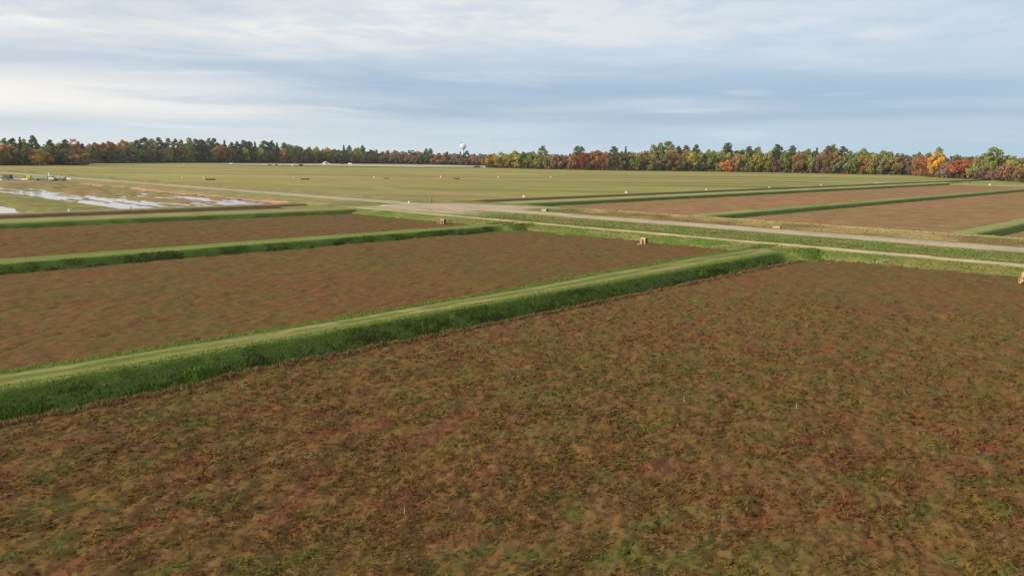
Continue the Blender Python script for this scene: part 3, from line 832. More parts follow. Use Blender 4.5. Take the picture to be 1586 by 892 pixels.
R_LIST = '''763 236 22 yellow round f|775 236 18 yellow-green oval f|786 237 16 olive round f|797 231 20 olive round r|801 239 14 yellow-green birch f|812 234 20 dark_green round f|823 232 20 green round f|833 237 16 olive round f|840 227 16 green pine f|849 238 14 olive birch f|860 237 18 mauve-brown round f|869 238 16 mauve-brown round f|880 238 16 tan birch f|888 235 16 rust round f|893 226 11 dark_green pine r|900 228 11 dark_green pine r|904 236 15 crimson oval f crimson|913 233 15 dark_green round f|924 231 26 red-orange round f|938 233 16 brick_red round f|950 228 17 dark_green pine f|961 234 18 grey-green round f|968 227 8 dark_green spruce r|973 234 15 tan oval f|979 236 16 green round f|986 229 18 yellow-green round r|984 239 12 yellow-green birch f|996 226 22 brick_red round r|1005 236 14 olive oval f|1011 224 13 green pine r|1021 223 15 green pine r|1019 231 18 orange round r|1018 239 14 mauve-brown round f|1033 220 22 green pine r|1030 238 15 grey-green round f|1042 231 16 orange oval f|1050 227 11 dark_green pine r|1061 225 13 dark_green pine r|1059 230 20 orange round r|1055 240 14 grey-green round f|1070 231 19 yellow-green round f|1077 225 12 dark_green pine r|1083 233 16 olive round f|1096 231 19 green round f|1105 232 16 green round f|1113 234 14 olive oval f|1125 223 18 dark_green pine r|1127 235 18 pale_green round r|1125 246.5 25 bright_orange shrub l orange|1142 235 16 tan round f|1151 238 14 olive oval f|1158 228 15 dark_green pine r|1164 236 14 olive round f|1172 227 13 olive pine r|1176 231 20 yellow-green round f|1189 232 17 olive round f|1202 225 17 dark_green pine r|1200 242 17 brown round f|1214 234 15 green round f|1225 227 15 dark_green pine r|1236 233 19 tan round f|1249 227 19 green round r|1256 240 17 green round f|1263 229 10 dark_green spruce r|1270 236 13 mauve-brown oval f|1277 236 13 tan oval f|1279 227 14 brown pine r|1288 225 17 green pine r|1292 233 18 orange round r|1296 243 18 grey-green round f|1303 228 16 dark_green pine r|1313 235 18 green round f|1323 240 15 green round f|1334 227 20 green round r|1335 241 13 orange oval f|1346 235 15 yellow-green oval f|1356 238 15 grey-green round f|1368 230 24 green round r|1367 242 18 grey-green round f|1385 243 15 yellow birch f|1395 236 17 grey-brown round f|1407 236 19 mauve-brown round f|1420 238 13 rust oval f|1430 236 17 red-orange oval f|1438 239 12 scarlet oval f|1449 234.5 22 golden round f golden|1450 228 13 green pine r|1461 252 20 mauve-brown shrub l|1472 237 15 grey-brown round r|1478 243 15 mauve-brown round f|1490 244.5 32 scarlet round l scarlet|1484 240 18 rust round r|1510 238 18 orange round r|1506 252 13 olive shrub l|1515 246 13 tan birch f|1535 228 23 green pine r|1530 242 20 olive round f|1524 256 22 mauve-brown shrub l|1543 254 20 mauve-brown shrub l|1556 243 16 rust round f|1570 231 26 green round r|1566 246 18 brown round f|1582 240 20 olive round f|1580 258 18 brown shrub l|1598 236 22 rust round f|1618 234 24 green round f|1640 230 22 dark_green pine f|1662 238 24 orange round f'''
for it in R_LIST.split('|'):
    a = it.split()
    add_tree(float(a[0]), float(a[1]), float(a[2]), a[3].replace('_', ' ') if a[3] != 'grey_green' else 'grey-green', a[4], {'f': 'front', 'r': 'rear', 'l': 'low'}[a[5]], 'right', a[6] if len(a) > 6 else None)

L_LIST = '''62 230.5 22 yellow birch l yellowbirch|124 232 23 tan round l tanround|54 211.5 14 dark_green pine r|34 212.5 6 dark_green spruce r|22 214 12 dark_green pine r|10 215 12 green pine r|40 217 12 olive pine r|68 217 16 olive round r|80 218 13 dark_green pine r|92 218 18 olive round r|103 216 12 dark_green pine r|110 216 12 brick_red round r|118 214 10 brick_red oval r|128 219 20 olive round r|5 222 18 rust round f|18 223 18 orange round f|45 226 18 brown round f|32 232 16 dark_green round f|78 235 14 rust round f|100 238 16 mauve-brown round f|107 231 10 olive birch f|150 219 20 orange round r|162 219 16 orange round r|172 217 18 red-orange round r|183 216 18 orange round r|193 215 14 rust round r|202 217 14 olive round r|225 213 16 dark_green pine r|214 217 13 dark_green pine r|236 215 14 green pine r|248 214 13 dark_green pine r|262 215 11 green pine r|273 216 10 dark_green pine r|282 217 10 green pine r|295 215 12 green pine r|305 215 11 dark_green pine r|314 216 13 dark_green pine r|325 215 11 green pine r|333 215 12 dark_green pine r|349 217 9 dark_green spruce r|360 221 10 dark_green pine r|369 220 10 dark_green pine r|379 217 12 dark_green pine r|388 219 12 dark_green pine r|396 220 9 dark_green spruce r|411 218 18 dark_green pine r|422 219 12 dark_green pine r|430 221 9 dark_green spruce r|441 221 12 dark_green pine r|451 221 15 green round r|462 223 14 green round r|476 226 14 dark_green round r|490 226 14 olive round r|508 227 14 rust round r|520 228 12 olive round r|533 225 9 dark_green spruce r|541 226 9 dark_green pine r|554 226 13 yellow-green round r|562 226 9 dark_green pine r|575 230 14 dark_green round r|588 230 14 grey-brown round r|600 231 14 rust round r|612 231 15 rust round r|625 233 15 brick_red round r|637 232 12 dark_green oval r|648 233 16 brick_red round r|660 231 8 dark_green pine r|667 231 9 dark_green pine r|680 233 17 brick_red round r|692 234 15 brick_red round r|705 236 15 mauve-brown round r|713 235 7 dark_green spruce r|723 234 9 dark_green pine r|733 237 14 mauve-brown round r|745 237 14 grey-brown round r|288 223 14 orange round f|277 224 14 red-orange round f|300 226 13 tan round f|262 226 12 tan round f|290 232 9 tan birch f|345 222 14 red-orange round f|337 224 12 orange round f|232 225 12 mauve-brown round f|380 227 14 olive round f|405 228 14 olive round f|440 227 13 rust round f|358 229 10 tan birch f|255 236 9 olive birch f'''
for it in L_LIST.split('|'):
    a = it.split()
    add_tree(float(a[0]), float(a[1]), float(a[2]), a[3].replace('_', ' '), a[4], {'f': 'front', 'r': 'rear', 'l': 'low'}[a[5]], 'left', a[6] if len(a) > 6 else None)
# lower front row of the left-hand wood
px = -60.0
while px < 752:
    zone = px
    top = float(np.interp(px, [-60, 140, 300, 450, 600, 752], [226, 230, 229, 233, 238, 242])) + random.uniform(-2.5, 2.5)
    pal = (['dark green'] * 5 + ['grey-green'] * 2 + ['green', 'grey-brown']) if px < 600 else ['mauve-brown', 'grey-brown', 'brick red', 'grey-brown', 'dark green']
    if not (45 < px < 78 or 112 < px < 136):
        add_tree(px, top, random.uniform(11, 16), random.choice(pal), random.choice(['round', 'round', 'oval', 'pine', 'spruce']) if px < 560 else 'round', 'front', 'left')
    px += random.uniform(7.5, 10.5)

# labels: count trees of the same look outward from a landmark
LM = {'crimson': ('slender crimson tree, brightest red of the front row in the right-hand wood', 'crimson tree'),
      'orange': ('low bright orange rounded tree at the field edge below a tall pine', 'low bright orange tree'),
      'golden': ('golden yellow tree among red ones in the right-hand wood', 'golden yellow tree'),
      'scarlet': ('big dome-shaped scarlet maple standing out in front of the right-hand wood', 'scarlet maple'),
      'yellowbirch': ('yellowing birch with pale trunks in front of the left-hand wood', 'yellowing birch'),
      'tanround': ('low rounded tan tree at the corner of the left-hand wood', 'rounded tan tree')}
marks = [(t_['px'], LM[t_['special']][1]) for t_ in TREES if t_['special']] + [(717, 'water tower')]
ORD = ['nearest', 'second', 'third', 'fourth', 'fifth', 'sixth', 'seventh', 'eighth', 'ninth', 'tenth', 'eleventh', 'twelfth', 'thirteenth', 'fourteenth', 'fifteenth', 'sixteenth', 'seventeenth', 'eighteenth', 'nineteenth', 'twentieth']
buckets = {}
for t_ in TREES:
    o = t_['o']
    tag(o, None, {'shrub': 'shrub'}.get(t_['kind'], 'tree'), 'trees of the %s-hand wood' % t_['wood'])
    if t_['special']:
        o['label'] = LM[t_['special']][0]
        continue
    mk = min(marks, key=lambda a: abs(a[0] - t_['px']))
    side = 'left' if t_['px'] < mk[0] else 'right'
    low = 'front' if t_['row'] in ('front', 'low') else 'rear'
    buckets.setdefault((mk, side, t_['colour'], t_['kind'], low), []).append(t_)
for (mk, side, colour, kind, low), L in buckets.items():
    L.sort(key=lambda a: abs(a['px'] - mk[0]))
    for i, t_ in enumerate(L):
        t_['o']['label'] = '%s %s in the %s row, %s %s of the %s' % (colour, WORDS[kind], low, ORD[min(i, 19)] + ('' if i or len(L) > 1 else ''), ('to the ' + side) if i == 0 else side, mk[1]) if False else \
            '%s %s, %s row, %s to the %s of the %s' % (colour, WORDS[kind], low, ORD[min(i, 19)], side, mk[1])
print('trees', len(TREES))

# the depth of the woods behind the two rows, and the brush along their foot
def mass(line, x0, x1, stepx, pal, tops, name, label, depth):
    V, F, K, n = [], [], [], 0
    px = x0
    while px < x1:
        for dd in depth:
            qx = px + random.uniform(-3, 3)
            x, y = ground_at(qx, base_at(line, qx), -0.3)
            r = math.hypot(x, y); s = 1 + (dd + random.uniform(-6, 6)) / r
            x, y = x * s, y * s
            h = max(4, top_z(qx, base_at(tops, qx) + random.uniform(0, 4), x, y))
            kind = random.choice(['round', 'round', 'pine', 'oval'])
            _, _, _, c, rad = random.choice(PROTO[kind])
            wd = h * random.uniform(0.75, 1.1)
            v, f, col = crown_quads(c, rad, 260, 0.045, 0.8)
            v = v * np.array([wd, wd, h]) + np.array([x, y, -0.5])
            V.append(v); F.append(f + n); n += len(v)
            K.append(col * np.array(COL[random.choice(pal)]) * 1.3)
        px += stepx
    me = np_mesh(name, np.concatenate(V), np.concatenate(F), np.concatenate(K))
    tag(link(name, me, LEAFV), label, 'woodland', kind='stuff')
TOP_R = [(750, 239), (850, 238), (950, 234), (1050, 231), (1200, 232), (1350, 234), (1450, 238), (1586, 240), (1700, 240)]
TOP_L = [(-120, 222), (0, 221), (150, 221), (330, 220), (450, 225), (580, 232), (760, 239)]
mass(LINE_R, 752, 1690, 11, ['dark green', 'green', 'green', 'olive', 'rust', 'grey-brown'], TOP_R, 'woodland', 'deeper trees filling the right-hand autumn wood behind its front rows', (28, 44, 62))
mass(LINE_L, -110, 760, 10, ['dark green', 'dark green', 'green', 'rust', 'grey-brown'], TOP_L, 'woodland', 'deeper trees filling the darker left-hand wood behind its front rows', (28, 46, 66))
def brush(line, x0, x1, n, pal, label):
    px = x0 + (x1 - x0) * rng.random(n)
    P = []
    for q in px:
        x, y = ground_at(q, base_at(line, q), -0.3)
        r = math.hypot(x, y); s = 1 + random.uniform(-2, 30) / r
        P.append((x * s, y * s, -0.5))
    P = np.array(P)
    col = np.array([COL[random.choice(pal)] for _ in range(n)]) * (0.7 + 0.6 * rng.random((n, 1)))
    blades('undergrowth', P, 1.0 + 4.5 * rng.random(n) ** 1.5, 1.2 + 1.4 * rng.random(n), col, 0.5, BLADE, label, 'undergrowth')
brush(LINE_R, 752, 1690, 10000, ['brown', 'grey-brown', 'olive', 'mauve-brown', 'rust', 'dark green'], 'brown and olive undergrowth along the foot of the right-hand wood')
brush(LINE_L, -110, 760, 10000, ['dark green', 'dark green', 'grey-brown', 'brown'], 'dark undergrowth along the foot of the left-hand wood')

# ------------------------------------------------------------------ built things
def bx(bm, c, s, rz=0.0, bev=0.0, rot=None):
    mt = Matrix.Translation(c) @ (rot if rot is not None else Matrix.Rotation(rz, 4, 'Z')) @ Matrix.Diagonal((s[0], s[1], s[2], 1))
    r = bmesh.ops.create_cube(bm, size=1.0, matrix=mt)
    if bev:
        es = list({e for v in r['verts'] for e in v.link_edges})
        bmesh.ops.bevel(bm, geom=es, offset=bev, segments=2, affect='EDGES', profile=0.5)
def cyl(bm, a, b, r, r2=None, sides=10):
    a, b = Vector(a), Vector(b)
    dv = b - a
    mt = Matrix.Translation((a + b) / 2) @ dv.to_track_quat('Z', 'Y').to_matrix().to_4x4()
    bmesh.ops.create_cone(bm, cap_ends=True, segments=sides, radius1=r, radius2=r if r2 is None else r2, depth=dv.length, matrix=mt)
def part(name, mat, parent, fn, label=None):
    bm = bmesh.new(); fn(bm)
    me = bpy.data.meshes.new(name); bm.to_mesh(me); bm.free()
    o = link(name, me, mat, parent)
    if label: o['label'] = label
    return o
def copy_tree(o, parent=None):
    c = o.copy(); C.objects.link(c); c.parent = parent
    for ch in list(o.children):
        copy_tree(ch, c)
    return c

# ---- wooden water-control boxes standing on the bed edges
def flume(loc, label, h=1.1, plank=True, rz=0.0, rail=False):
    e = empty('flume_box', loc, rz)
    e.scale = (0.70, 0.70, 0.78)
    tag(e, label, 'flume box', 'wooden flume boxes on the bed edges')
    for k in range(3):                                      # boards of the wall that faces the sun (-x): opening below the top board
        z = [h - 0.14, h * 0.5, h * 0.22][k]
        if k == 0: part('board', WOOD, e, lambda bm: bx(bm, (-0.5, 0, z), (0.05, 1.0, 0.26), bev=0.008))
    for sy in (-0.38, 0.38):
        part('board', WOOD, e, lambda bm, sy=sy: bx(bm, (-0.5, sy, (h - 0.28) / 2), (0.05, 0.24, h - 0.28), bev=0.008))
    part('gate_board', WOODD, e, lambda bm: bx(bm, (-0.42, 0, h * 0.3), (0.04, 0.52, h * 0.55), bev=0.005))
    for sy in (-0.5, 0.5):
        for k in range(3):
            part('side_board', WOODD if sy < 0 else WOOD, e, lambda bm, sy=sy, k=k: bx(bm, (0.03, sy, h * (k + 0.5) / 3), (1.0, 0.05, h / 3 - 0.02), bev=0.006))  # side away from the sun gets darker wood: its shade put into the colour
    for k in range(3):
        part('lid_board', WOOD, e, lambda bm, k=k: bx(bm, (-0.36 + 0.36 * k, 0, h + 0.03), (0.33, 1.1, 0.05), bev=0.006))
    for sx in (-0.55, 0.58):
        for sy in (-0.55, 0.55):
            part('post', WOOD, e, lambda bm, sx=sx, sy=sy: bx(bm, (sx, sy, h / 2 - 0.1), (0.09, 0.09, h + 0.2), bev=0.008))
    if plank:
        part('walkway_plank', WOOD, e, lambda bm: bx(bm, (-1.5, 0.15, 0.25), (2.0, 0.3, 0.06), rot=Matrix.Rotation(-0.16, 4, 'Y'), bev=0.008))
    if rail:
        for k in (0, 1):
            part('rail_post', WOOD, e, lambda bm, k=k: bx(bm, (-1.1 - 0.7 * k, 0.5, 0.35), (0.08, 0.08, 0.9), bev=0.006))
        part('rail', WOOD, e, lambda bm: bx(bm, (-1.3, 0.5, 0.7), (1.3, 0.05, 0.12), bev=0.006))
    return e
flume((101.5, 116.0, -0.75), 'weathered wooden flume box with side rail at the edge of the third bed', 1.15, False, 0.15, True)
flume((100.8, 69.4, -0.75), 'pale plywood flume box with dark opening at the end of the second bed', 1.25, True, 0.1)
flume((101.0, 19.6, -0.75), 'wooden flume box with slanting plank at the right edge of the photo', 1.35, True, -0.1, True)

def headwall(loc, label, w_=1.3, h=0.7):
    e = empty('culvert_headwall', loc, 0.25)
    tag(e, label, 'headwall', 'culvert headwalls on the long ditch')
    for k in range(2):
        part('board', WOOD, e, lambda bm, k=k: bx(bm, (-0.4, 0, h * (k + 0.5) / 2), (0.07, w_, h / 2 - 0.015), bev=0.008))
    for sy in (-1, 1):
        part('wing_board', WOODD, e, lambda bm, sy=sy: bx(bm, (0.15, sy * w_ / 2, h / 2), (1.1, 0.06, h), bev=0.006))
        part('post', WOOD, e, lambda bm, sy=sy: bx(bm, (-0.47, sy * w_ / 2, h / 2 - 0.1), (0.1, 0.1, h + 0.35), bev=0.006))
    part('culvert_pipe', STEEL, e, lambda bm: cyl(bm, (-0.3, 0, 0.15), (0.9, 0, 0.15), 0.28, sides=14))
headwall((136.6, 121.3, -0.35), 'pale board headwall beside the road near the crossing', 1.1, 0.85)
headwall((139.3, 67.0, -0.6), 'pale board headwall in the ditch beyond the gravel road', 1.3, 0.75)

# ---- small white valve boxes
def valve_box(x, y, z, label, group, s=1.0):
    e = empty('valve_box', (x, y, z), random.uniform(-0.3, 0.3))
    e.scale = (s, s, s)
    tag(e, label, 'valve box', group)
    part('case', CASE, e, lambda bm: bx(bm, (0, 0, 0.42), (0.8, 0.8, 0.84), bev=0.04))
    part('lid', CASE, e, lambda bm: bx(bm, (0, 0, 0.87), (0.92, 0.92, 0.08), bev=0.02))
    part('hasp', STEEL, e, lambda bm: bx(bm, (-0.42, 0, 0.72), (0.05, 0.12, 0.16), bev=0.01))
G1, G2 = 'white boxes along the dike beyond the crossing', 'white boxes in a row across the wide field'
for i, (x, y) in enumerate(((175.6, 164.2), (224.9, 162.8), (282.1, 165.8), (335.8, 166.0), (387.6, 165.0))):
    valve_box(x, y, float(ff_h(np.array([x]), np.array([y]))[0]) - 0.05, 'small white box, %s from the road along the dike beyond the crossing' % ['first', 'second', 'third', 'fourth', 'fifth'][i], G1, 0.85)
for i, (x, y) in enumerate(((182.7, 411.4), (190.6 + 2, 408.6), (236, 392.4), (278.2, 377.2), (316.4, 363.5), (351.8, 350.8), (392.9, 344.3))):
    valve_box(x, y, float(ff_h(np.array([x]), np.array([y]))[0]) - 0.05, 'tiny white box, %s from the left in the row across the wide field' % ['first', 'second', 'third', 'fourth', 'fifth', 'sixth', 'seventh'][i], G2, 1.0)
valve_box(56.7, 182.1, -0.3, 'white box on the grassy bank between the two flooded beds', 'white boxes by the flooded beds', 0.65)
valve_box(71.5, 189.0, -0.55, 'white box at the near corner of the flooded bed', 'white boxes by the flooded beds', 0.5)
valve_box(510, 121.8, -0.5, 'small white box on the grass in front of the right-hand shrubs', 'white boxes at the far grassland', 1.1)

# ---- low dark sluices beside the white boxes in the wide field
SLU = mat_plain('brown_board', (0.15, 0.10, 0.06), 0.9, 0.1, 0.3, 2.0)
def sluice(x, y, label, L=9.0):
    e = empty('field_sluice', (x, y, -0.6), math.radians(-30))
    tag(e, label, 'sluice', 'dark sluices across the wide field')
    for sy in (-1, 1):
        part('wall', SLU, e, lambda bm, sy=sy: bx(bm, (0, sy * 1.2, 0.25), (L, 0.15, 0.5), bev=0.02))
    part('deck', SLU, e, lambda bm: bx(bm, (0.5, 0, 0.54), (L * 0.6, 2.6, 0.08), bev=0.02))
    for sx in (-1, 1):
        part('post', SLU, e, lambda bm, sx=sx: bx(bm, (sx * L * 0.42, 0, 0.4), (0.2, 0.2, 1.0), bev=0.02))
for i, (x, y) in enumerate(((180.5, 376.2), (225, 364.1), (268.3, 353.3), (306.2, 338.6))):
    sluice(x, y, 'low dark sluice, %s from the left in the wide field' % ['first', 'second', 'third', 'fourth'][i], [4.5, 4.2, 2.8, 2.8][i])

# ---- pale boards and pipes lying about
def lying_pipe(x, y, z, L, az, label):
    e = empty('irrigation_pipe', (x, y, z), az)
    tag(e, label, 'pipe', 'pale pipes lying on the grass')
    part('tube', PIPE, e, lambda bm: cyl(bm, (-L / 2, 0, 0.06), (L / 2, 0, 0.06), 0.045, sides=8))
    for s_ in (-1, 1):
        part('coupling', STEEL, e, lambda bm, s_=s_: cyl(bm, (s_ * L / 2 - 0.1, 0, 0.06), (s_ * L / 2 + 0.1, 0, 0.06), 0.065, sides=8))
p0, p1 = ground_at(1104, 384, -0.55), ground_at(1131, 381, -0.4)
lying_pipe((p0[0] + p1[0]) / 2, (p0[1] + p1[1]) / 2, -0.42, math.dist(p0, p1), math.atan2(p1[1] - p0[1], p1[0] - p0[0]), 'thin pale pipe lying on the grass end of the second bed')
p0, p1 = ground_at(1358, 407.5, -0.55), ground_at(1376, 403, -0.4)
lying_pipe((p0[0] + p1[0]) / 2, (p0[1] + p1[1]) / 2, -0.42, math.dist(p0, p1), math.atan2(p1[1] - p0[1], p1[0] - p0[0]), 'short pale pipe lying on the grass end of the nearest bed')
def pallet(x, y, z, label, w_=2.2, l=1.2, rz=0.0):
    e = empty('board_stack', (x, y, z), rz)
    tag(e, label, 'boards', 'pale boards lying on the dikes')
    for k in range(4):
        part('plank', WHITE, e, lambda bm, k=k: bx(bm, (0, (k - 1.5) * l / 4, 0.22), (w_, l / 4 - 0.03, 0.08), bev=0.01))
    for k in (-1, 1):
        part('bearer', WOOD, e, lambda bm, k=k: bx(bm, (k * w_ * 0.4, 0, 0.09), (0.12, l, 0.18), bev=0.01))
pallet(117.6, 155.6, -0.02, 'small stack of pale boards on the dike corner by the crossing', 1.4, 1.2, -0.7)
pallet(454, 161.5, 0.33, 'pale boards at the far end of the farthest dike', 4.5, 2.4, -0.6)

# ---- sprinkler risers in the near bed
for i, (x, y, lab) in enumerate(((17.1, 21.7, 'thin metal sprinkler riser in the nearest vines, low centre of the photo'), (35.9, 21.8, 'thin metal sprinkler riser farther out among the nearest vines, right of centre'),
                                 (39.1, 17.1, 'small sprinkler riser just right of the farther central riser'))):
    z = float(vine_h(np.array([x]), np.array([y]))[0])
    e = empty('sprinkler_riser', (x, y, z - 0.05), i * 1.1)
    tag(e, lab, 'sprinkler', 'sprinkler risers in the nearest bed')
    part('pipe', PIPE, e, lambda bm: cyl(bm, (0, 0, 0), (0, 0, 0.36), 0.009, sides=8))
    part('collar', STEEL, e, lambda bm: cyl(bm, (0, 0, 0.35), (0, 0, 0.37), 0.018, sides=8))
    part('nozzle', STEEL, e, lambda bm: (cyl(bm, (0, 0, 0.37), (0, 0, 0.41), 0.014, 0.010, 8), cyl(bm, (0, 0, 0.395), (0.05, 0, 0.42), 0.008, 0.006, 6)))

# ---- posts
def post(x, y, z, h, mat, name, label, r=0.12):
    e = empty(name, (x, y, z))
    tag(e, label, 'post')
    part('shaft', mat, e, lambda bm: cyl(bm, (0, 0, 0), (0, 0, h), r, r * 0.85, 10))
    part('cap', mat, e, lambda bm: cyl(bm, (0, 0, h), (0, 0, h + 0.08), r * 1.15, r * 0.6, 10))
post(120.2, 410.5, -0.35, 2.6, WHITE, 'marker_post', 'tall white post by the road right of the parked machines', 0.32)
post(543.7, 140.6, -0.4, 1.9, WOODD, 'dark_post', 'stout dark post on the grass in front of the scarlet maple', 0.3)
post(134.8, 158.5, -0.3, 1.7, WOODD, 'dark_post', 'thin dark post at the ditch end beside the crossing', 0.10)
valve_box(131.5, 163.5, -0.05, 'pale box beside the thin post at the crossing', 'white boxes by the crossing', 0.6)

# ---- vehicles and harvest machines
def wheel(parent, x, y, r, w_=0.25):
    wl = part('wheel', RUBBER, parent, lambda bm: cyl(bm, (x, y - w_ / 2, r), (x, y + w_ / 2, r), r, sides=16))
    part('rim', STEEL, wl, lambda bm: cyl(bm, (x, y - w_ / 2 - 0.01, r), (x, y + w_ / 2 + 0.01, r), r * 0.55, sides=12))
def truck(loc, rz, cabm, boxm, label, L=6.5, boxh=1.6, flat=False, group='farm vehicles by the distant wood'):
    e = empty('farm_truck', loc, rz)
    tag(e, label, 'truck', group)
    def cab(bm):
        vs = [(-1.0, 0.55), (0.95, 0.55), (0.95, 1.15), (0.25, 1.35), (-0.1, 2.1), (-0.95, 2.15)]
        a = [bm.verts.new((x + L / 2 - 1.0, -1.0, z)) for x, z in vs]; b = [bm.verts.new((x + L / 2 - 1.0, 1.0, z)) for x, z in vs]
        bm.faces.new(a[::-1]); bm.faces.new(b)
        for i in range(6):
            bm.faces.new((a[i], a[(i + 1) % 6], b[(i + 1) % 6], b[i]))
        bmesh.ops.recalc_face_normals(bm, faces=bm.faces[:])
    c = part('cab', cabm, e, cab)
    part('side_window', GLASS, c, lambda bm: [bx(bm, (L / 2 - 1.45, s * 1.005, 1.75), (0.7, 0.03, 0.5), bev=0.01) for s in (-1, 1)])
    part('windscreen', GLASS, c, lambda bm: bx(bm, (L / 2 - 0.90, 0, 1.74), (0.03, 1.7, 0.62), rot=Matrix.Rotation(-0.44, 4, 'Y')))
    part('chassis', DARKP, e, lambda bm: bx(bm, (0, 0, 0.62), (L, 0.9, 0.18), bev=0.02))
    if flat:
        part('flatbed', boxm, e, lambda bm: bx(bm, (-1.1, 0, 0.95), (L - 2.4, 2.2, 0.3), bev=0.03))
    else:
        part('cargo_box', boxm, e, lambda bm: bx(bm, (-1.1, 0, 0.78 + boxh / 2), (L - 2.4, 2.2, boxh), bev=0.05))
    for x in (L / 2 - 1.1, -L / 2 + 1.2):
        for s in (-1, 1):
            wheel(e, x, s * 0.9, 0.48)
    return e
def car(loc, rz, mat, label, L=4.6, group='farm vehicles by the distant wood'):
    e = empty('parked_car', loc, rz)
    tag(e, label, 'car', group)
    b = part('body', mat, e, lambda bm: bx(bm, (0, 0, 0.68), (L, 1.8, 0.65), bev=0.14))
    part('cabin', mat, e, lambda bm: bx(bm, (-0.25, 0, 1.27), (L * 0.55, 1.6, 0.62), bev=0.18))
    part('side_window', GLASS, b, lambda bm: [bx(bm, (-0.25, s * 0.79, 1.27), (L * 0.42, 0.06, 0.34), bev=0.02) for s in (-1, 1)])
    for x in (L * 0.32, -L * 0.32):
        for s in (-1, 1):
            wheel(e, x, s * 0.82, 0.36, 0.22)
LEFTR = math.radians(134)       # seen side-on
fz = -0.45
car((467.5, 918.6, fz), LEFTR, WHITE, 'tiny white car at the foot of the left-hand wood, leftmost vehicle', 4.8)
car((455.4, 817.9, fz), LEFTR + 0.2, WHITE, 'tiny white low car left of the dark truck on the far water edge', 5.0)
truck((459.9, 795.6, fz), LEFTR, DARKP, WHITE, 'dark truck with pale load by the far water', 7.5, 1.2, True)
car((449.5, 797, fz), LEFTR, DARKP, 'dark car behind the dark truck by the far water', 4.4)
truck((466, 776, fz), LEFTR + 1.3, WHITE, WHITE, 'white truck of a close pair by the far water', 5.6, 1.5)
truck((471.5, 771, fz), LEFTR + 1.0, DARKP, DARKP, 'dark truck of a close pair by the far water', 5.6, 1.6)
car((600.5, 882.5, fz), LEFTR, REDP, 'maroon car right of the white harvest conveyor', 5.0)
truck((608, 878, fz), LEFTR, REDP, WHITE, 'maroon truck with pale box right of the white harvest conveyor', 7.5, 1.6)
truck((614.8, 647.3, fz), LEFTR, DARKP, DARKP, 'dark truck at the right end of the far water below the tower', 8.0, 1.7)
car((621.5, 643, fz), LEFTR, WHITE, 'white car beside the dark truck at the right end of the far water', 4.6)
# white harvest conveyor: inclined belt over a hopper
def conveyor(loc, rz):
    e = empty('harvest_conveyor', loc, rz)
    tag(e, 'white harvest conveyor with sloping belt at the foot of the left-hand wood', 'conveyor')
    part('hopper', WHITE, e, lambda bm: bx(bm, (-2.6, 0, 1.5), (4.2, 2.6, 1.8), bev=0.1))
    part('belt', WHITE, e, lambda bm: bx(bm, (2.3, 0, 2.6), (8.0, 1.2, 0.5), rot=Matrix.Rotation(0.42, 4, 'Y'), bev=0.05))
    part('cab', PIPE, e, lambda bm: bx(bm, (-1.8, 0, 3.2), (1.8, 1.8, 1.6), bev=0.1))
    for sx in (-3.8, -1.2, 3.8):
        part('leg', STEEL, e, lambda bm, sx=sx: [bx(bm, (sx, s * 0.9, 0.5), (0.18, 0.18, 1.3), bev=0.02) for s in (-1, 1)])
    for sx in (-3.2, -2.0):
        for s in (-1, 1):
            wheel(e, sx, s * 1.3, 0.5)
conveyor((574.3, 879.4, fz), LEFTR + math.pi)
# machines standing on the cross dike at the left
gz = 0.05
e = empty('box_trailer', (97.5, 386.5, gz), 2.2)
e.scale = (0.75, 0.75, 0.75)
tag(e, 'dark green box trailer, leftmost of the parked harvest machines', 'trailer')
part('box', GREENP, e, lambda bm: bx(bm, (0, 0, 1.75), (4.6, 2.2, 2.3), bev=0.06))
part('door', PALEGR, e, lambda bm: bx(bm, (2.32, 0, 1.75), (0.06, 1.9, 2.0), bev=0.02))
part('drawbar', STEEL, e, lambda bm: bx(bm, (-3.0, 0, 0.6), (1.6, 0.12, 0.12), bev=0.02))
for s in (-1, 1):
    wheel(e, 0.4, s * 1.15, 0.45)
e = empty('pump_engine', (105.8, 389.0, gz), 2.3)
tag(e, 'yellow pump engine on a small skid between the trailer and the tank truck', 'pump')
part('skid', DARKP, e, lambda bm: bx(bm, (0, 0, 0.2), (3.0, 1.5, 0.25), bev=0.03))
part('hood', YELLOW, e, lambda bm: bx(bm, (-0.3, 0, 1.1), (1.9, 1.3, 1.5), bev=0.08))
part('radiator', DARKP, e, lambda bm: bx(bm, (0.85, 0, 1.05), (0.35, 1.2, 1.3), bev=0.03))
part('exhaust', STEEL, e, lambda bm: cyl(bm, (-0.5, 0.2, 1.8), (-0.5, 0.2, 2.6), 0.08))
e = truck((107.0, 371.5, gz), LEFTR + math.pi, WHITE, PALEGR, 'pale harvest truck with white cab among the parked machines on the left', 8.5, 1.3, False, None)
e = empty('tank_trailer', (111.5, 367.5, gz), LEFTR)
tag(e, 'low grey-green tank trailer at the right end of the parked machines', 'trailer')
part('tank', PALEGR, e, lambda bm: cyl(bm, (-2.4, 0, 1.15), (2.4, 0, 1.15), 0.75, sides=18))
part('frame', DARKP, e, lambda bm: bx(bm, (0, 0, 0.5), (5.6, 1.0, 0.15), bev=0.02))
part('hatch', WHITE, e, lambda bm: cyl(bm, (0.3, 0, 1.85), (0.3, 0, 2.05), 0.3))
for sx in (-1.6, 1.6):
    for s in (-1, 1):
        wheel(e, sx, s * 0.75, 0.42)
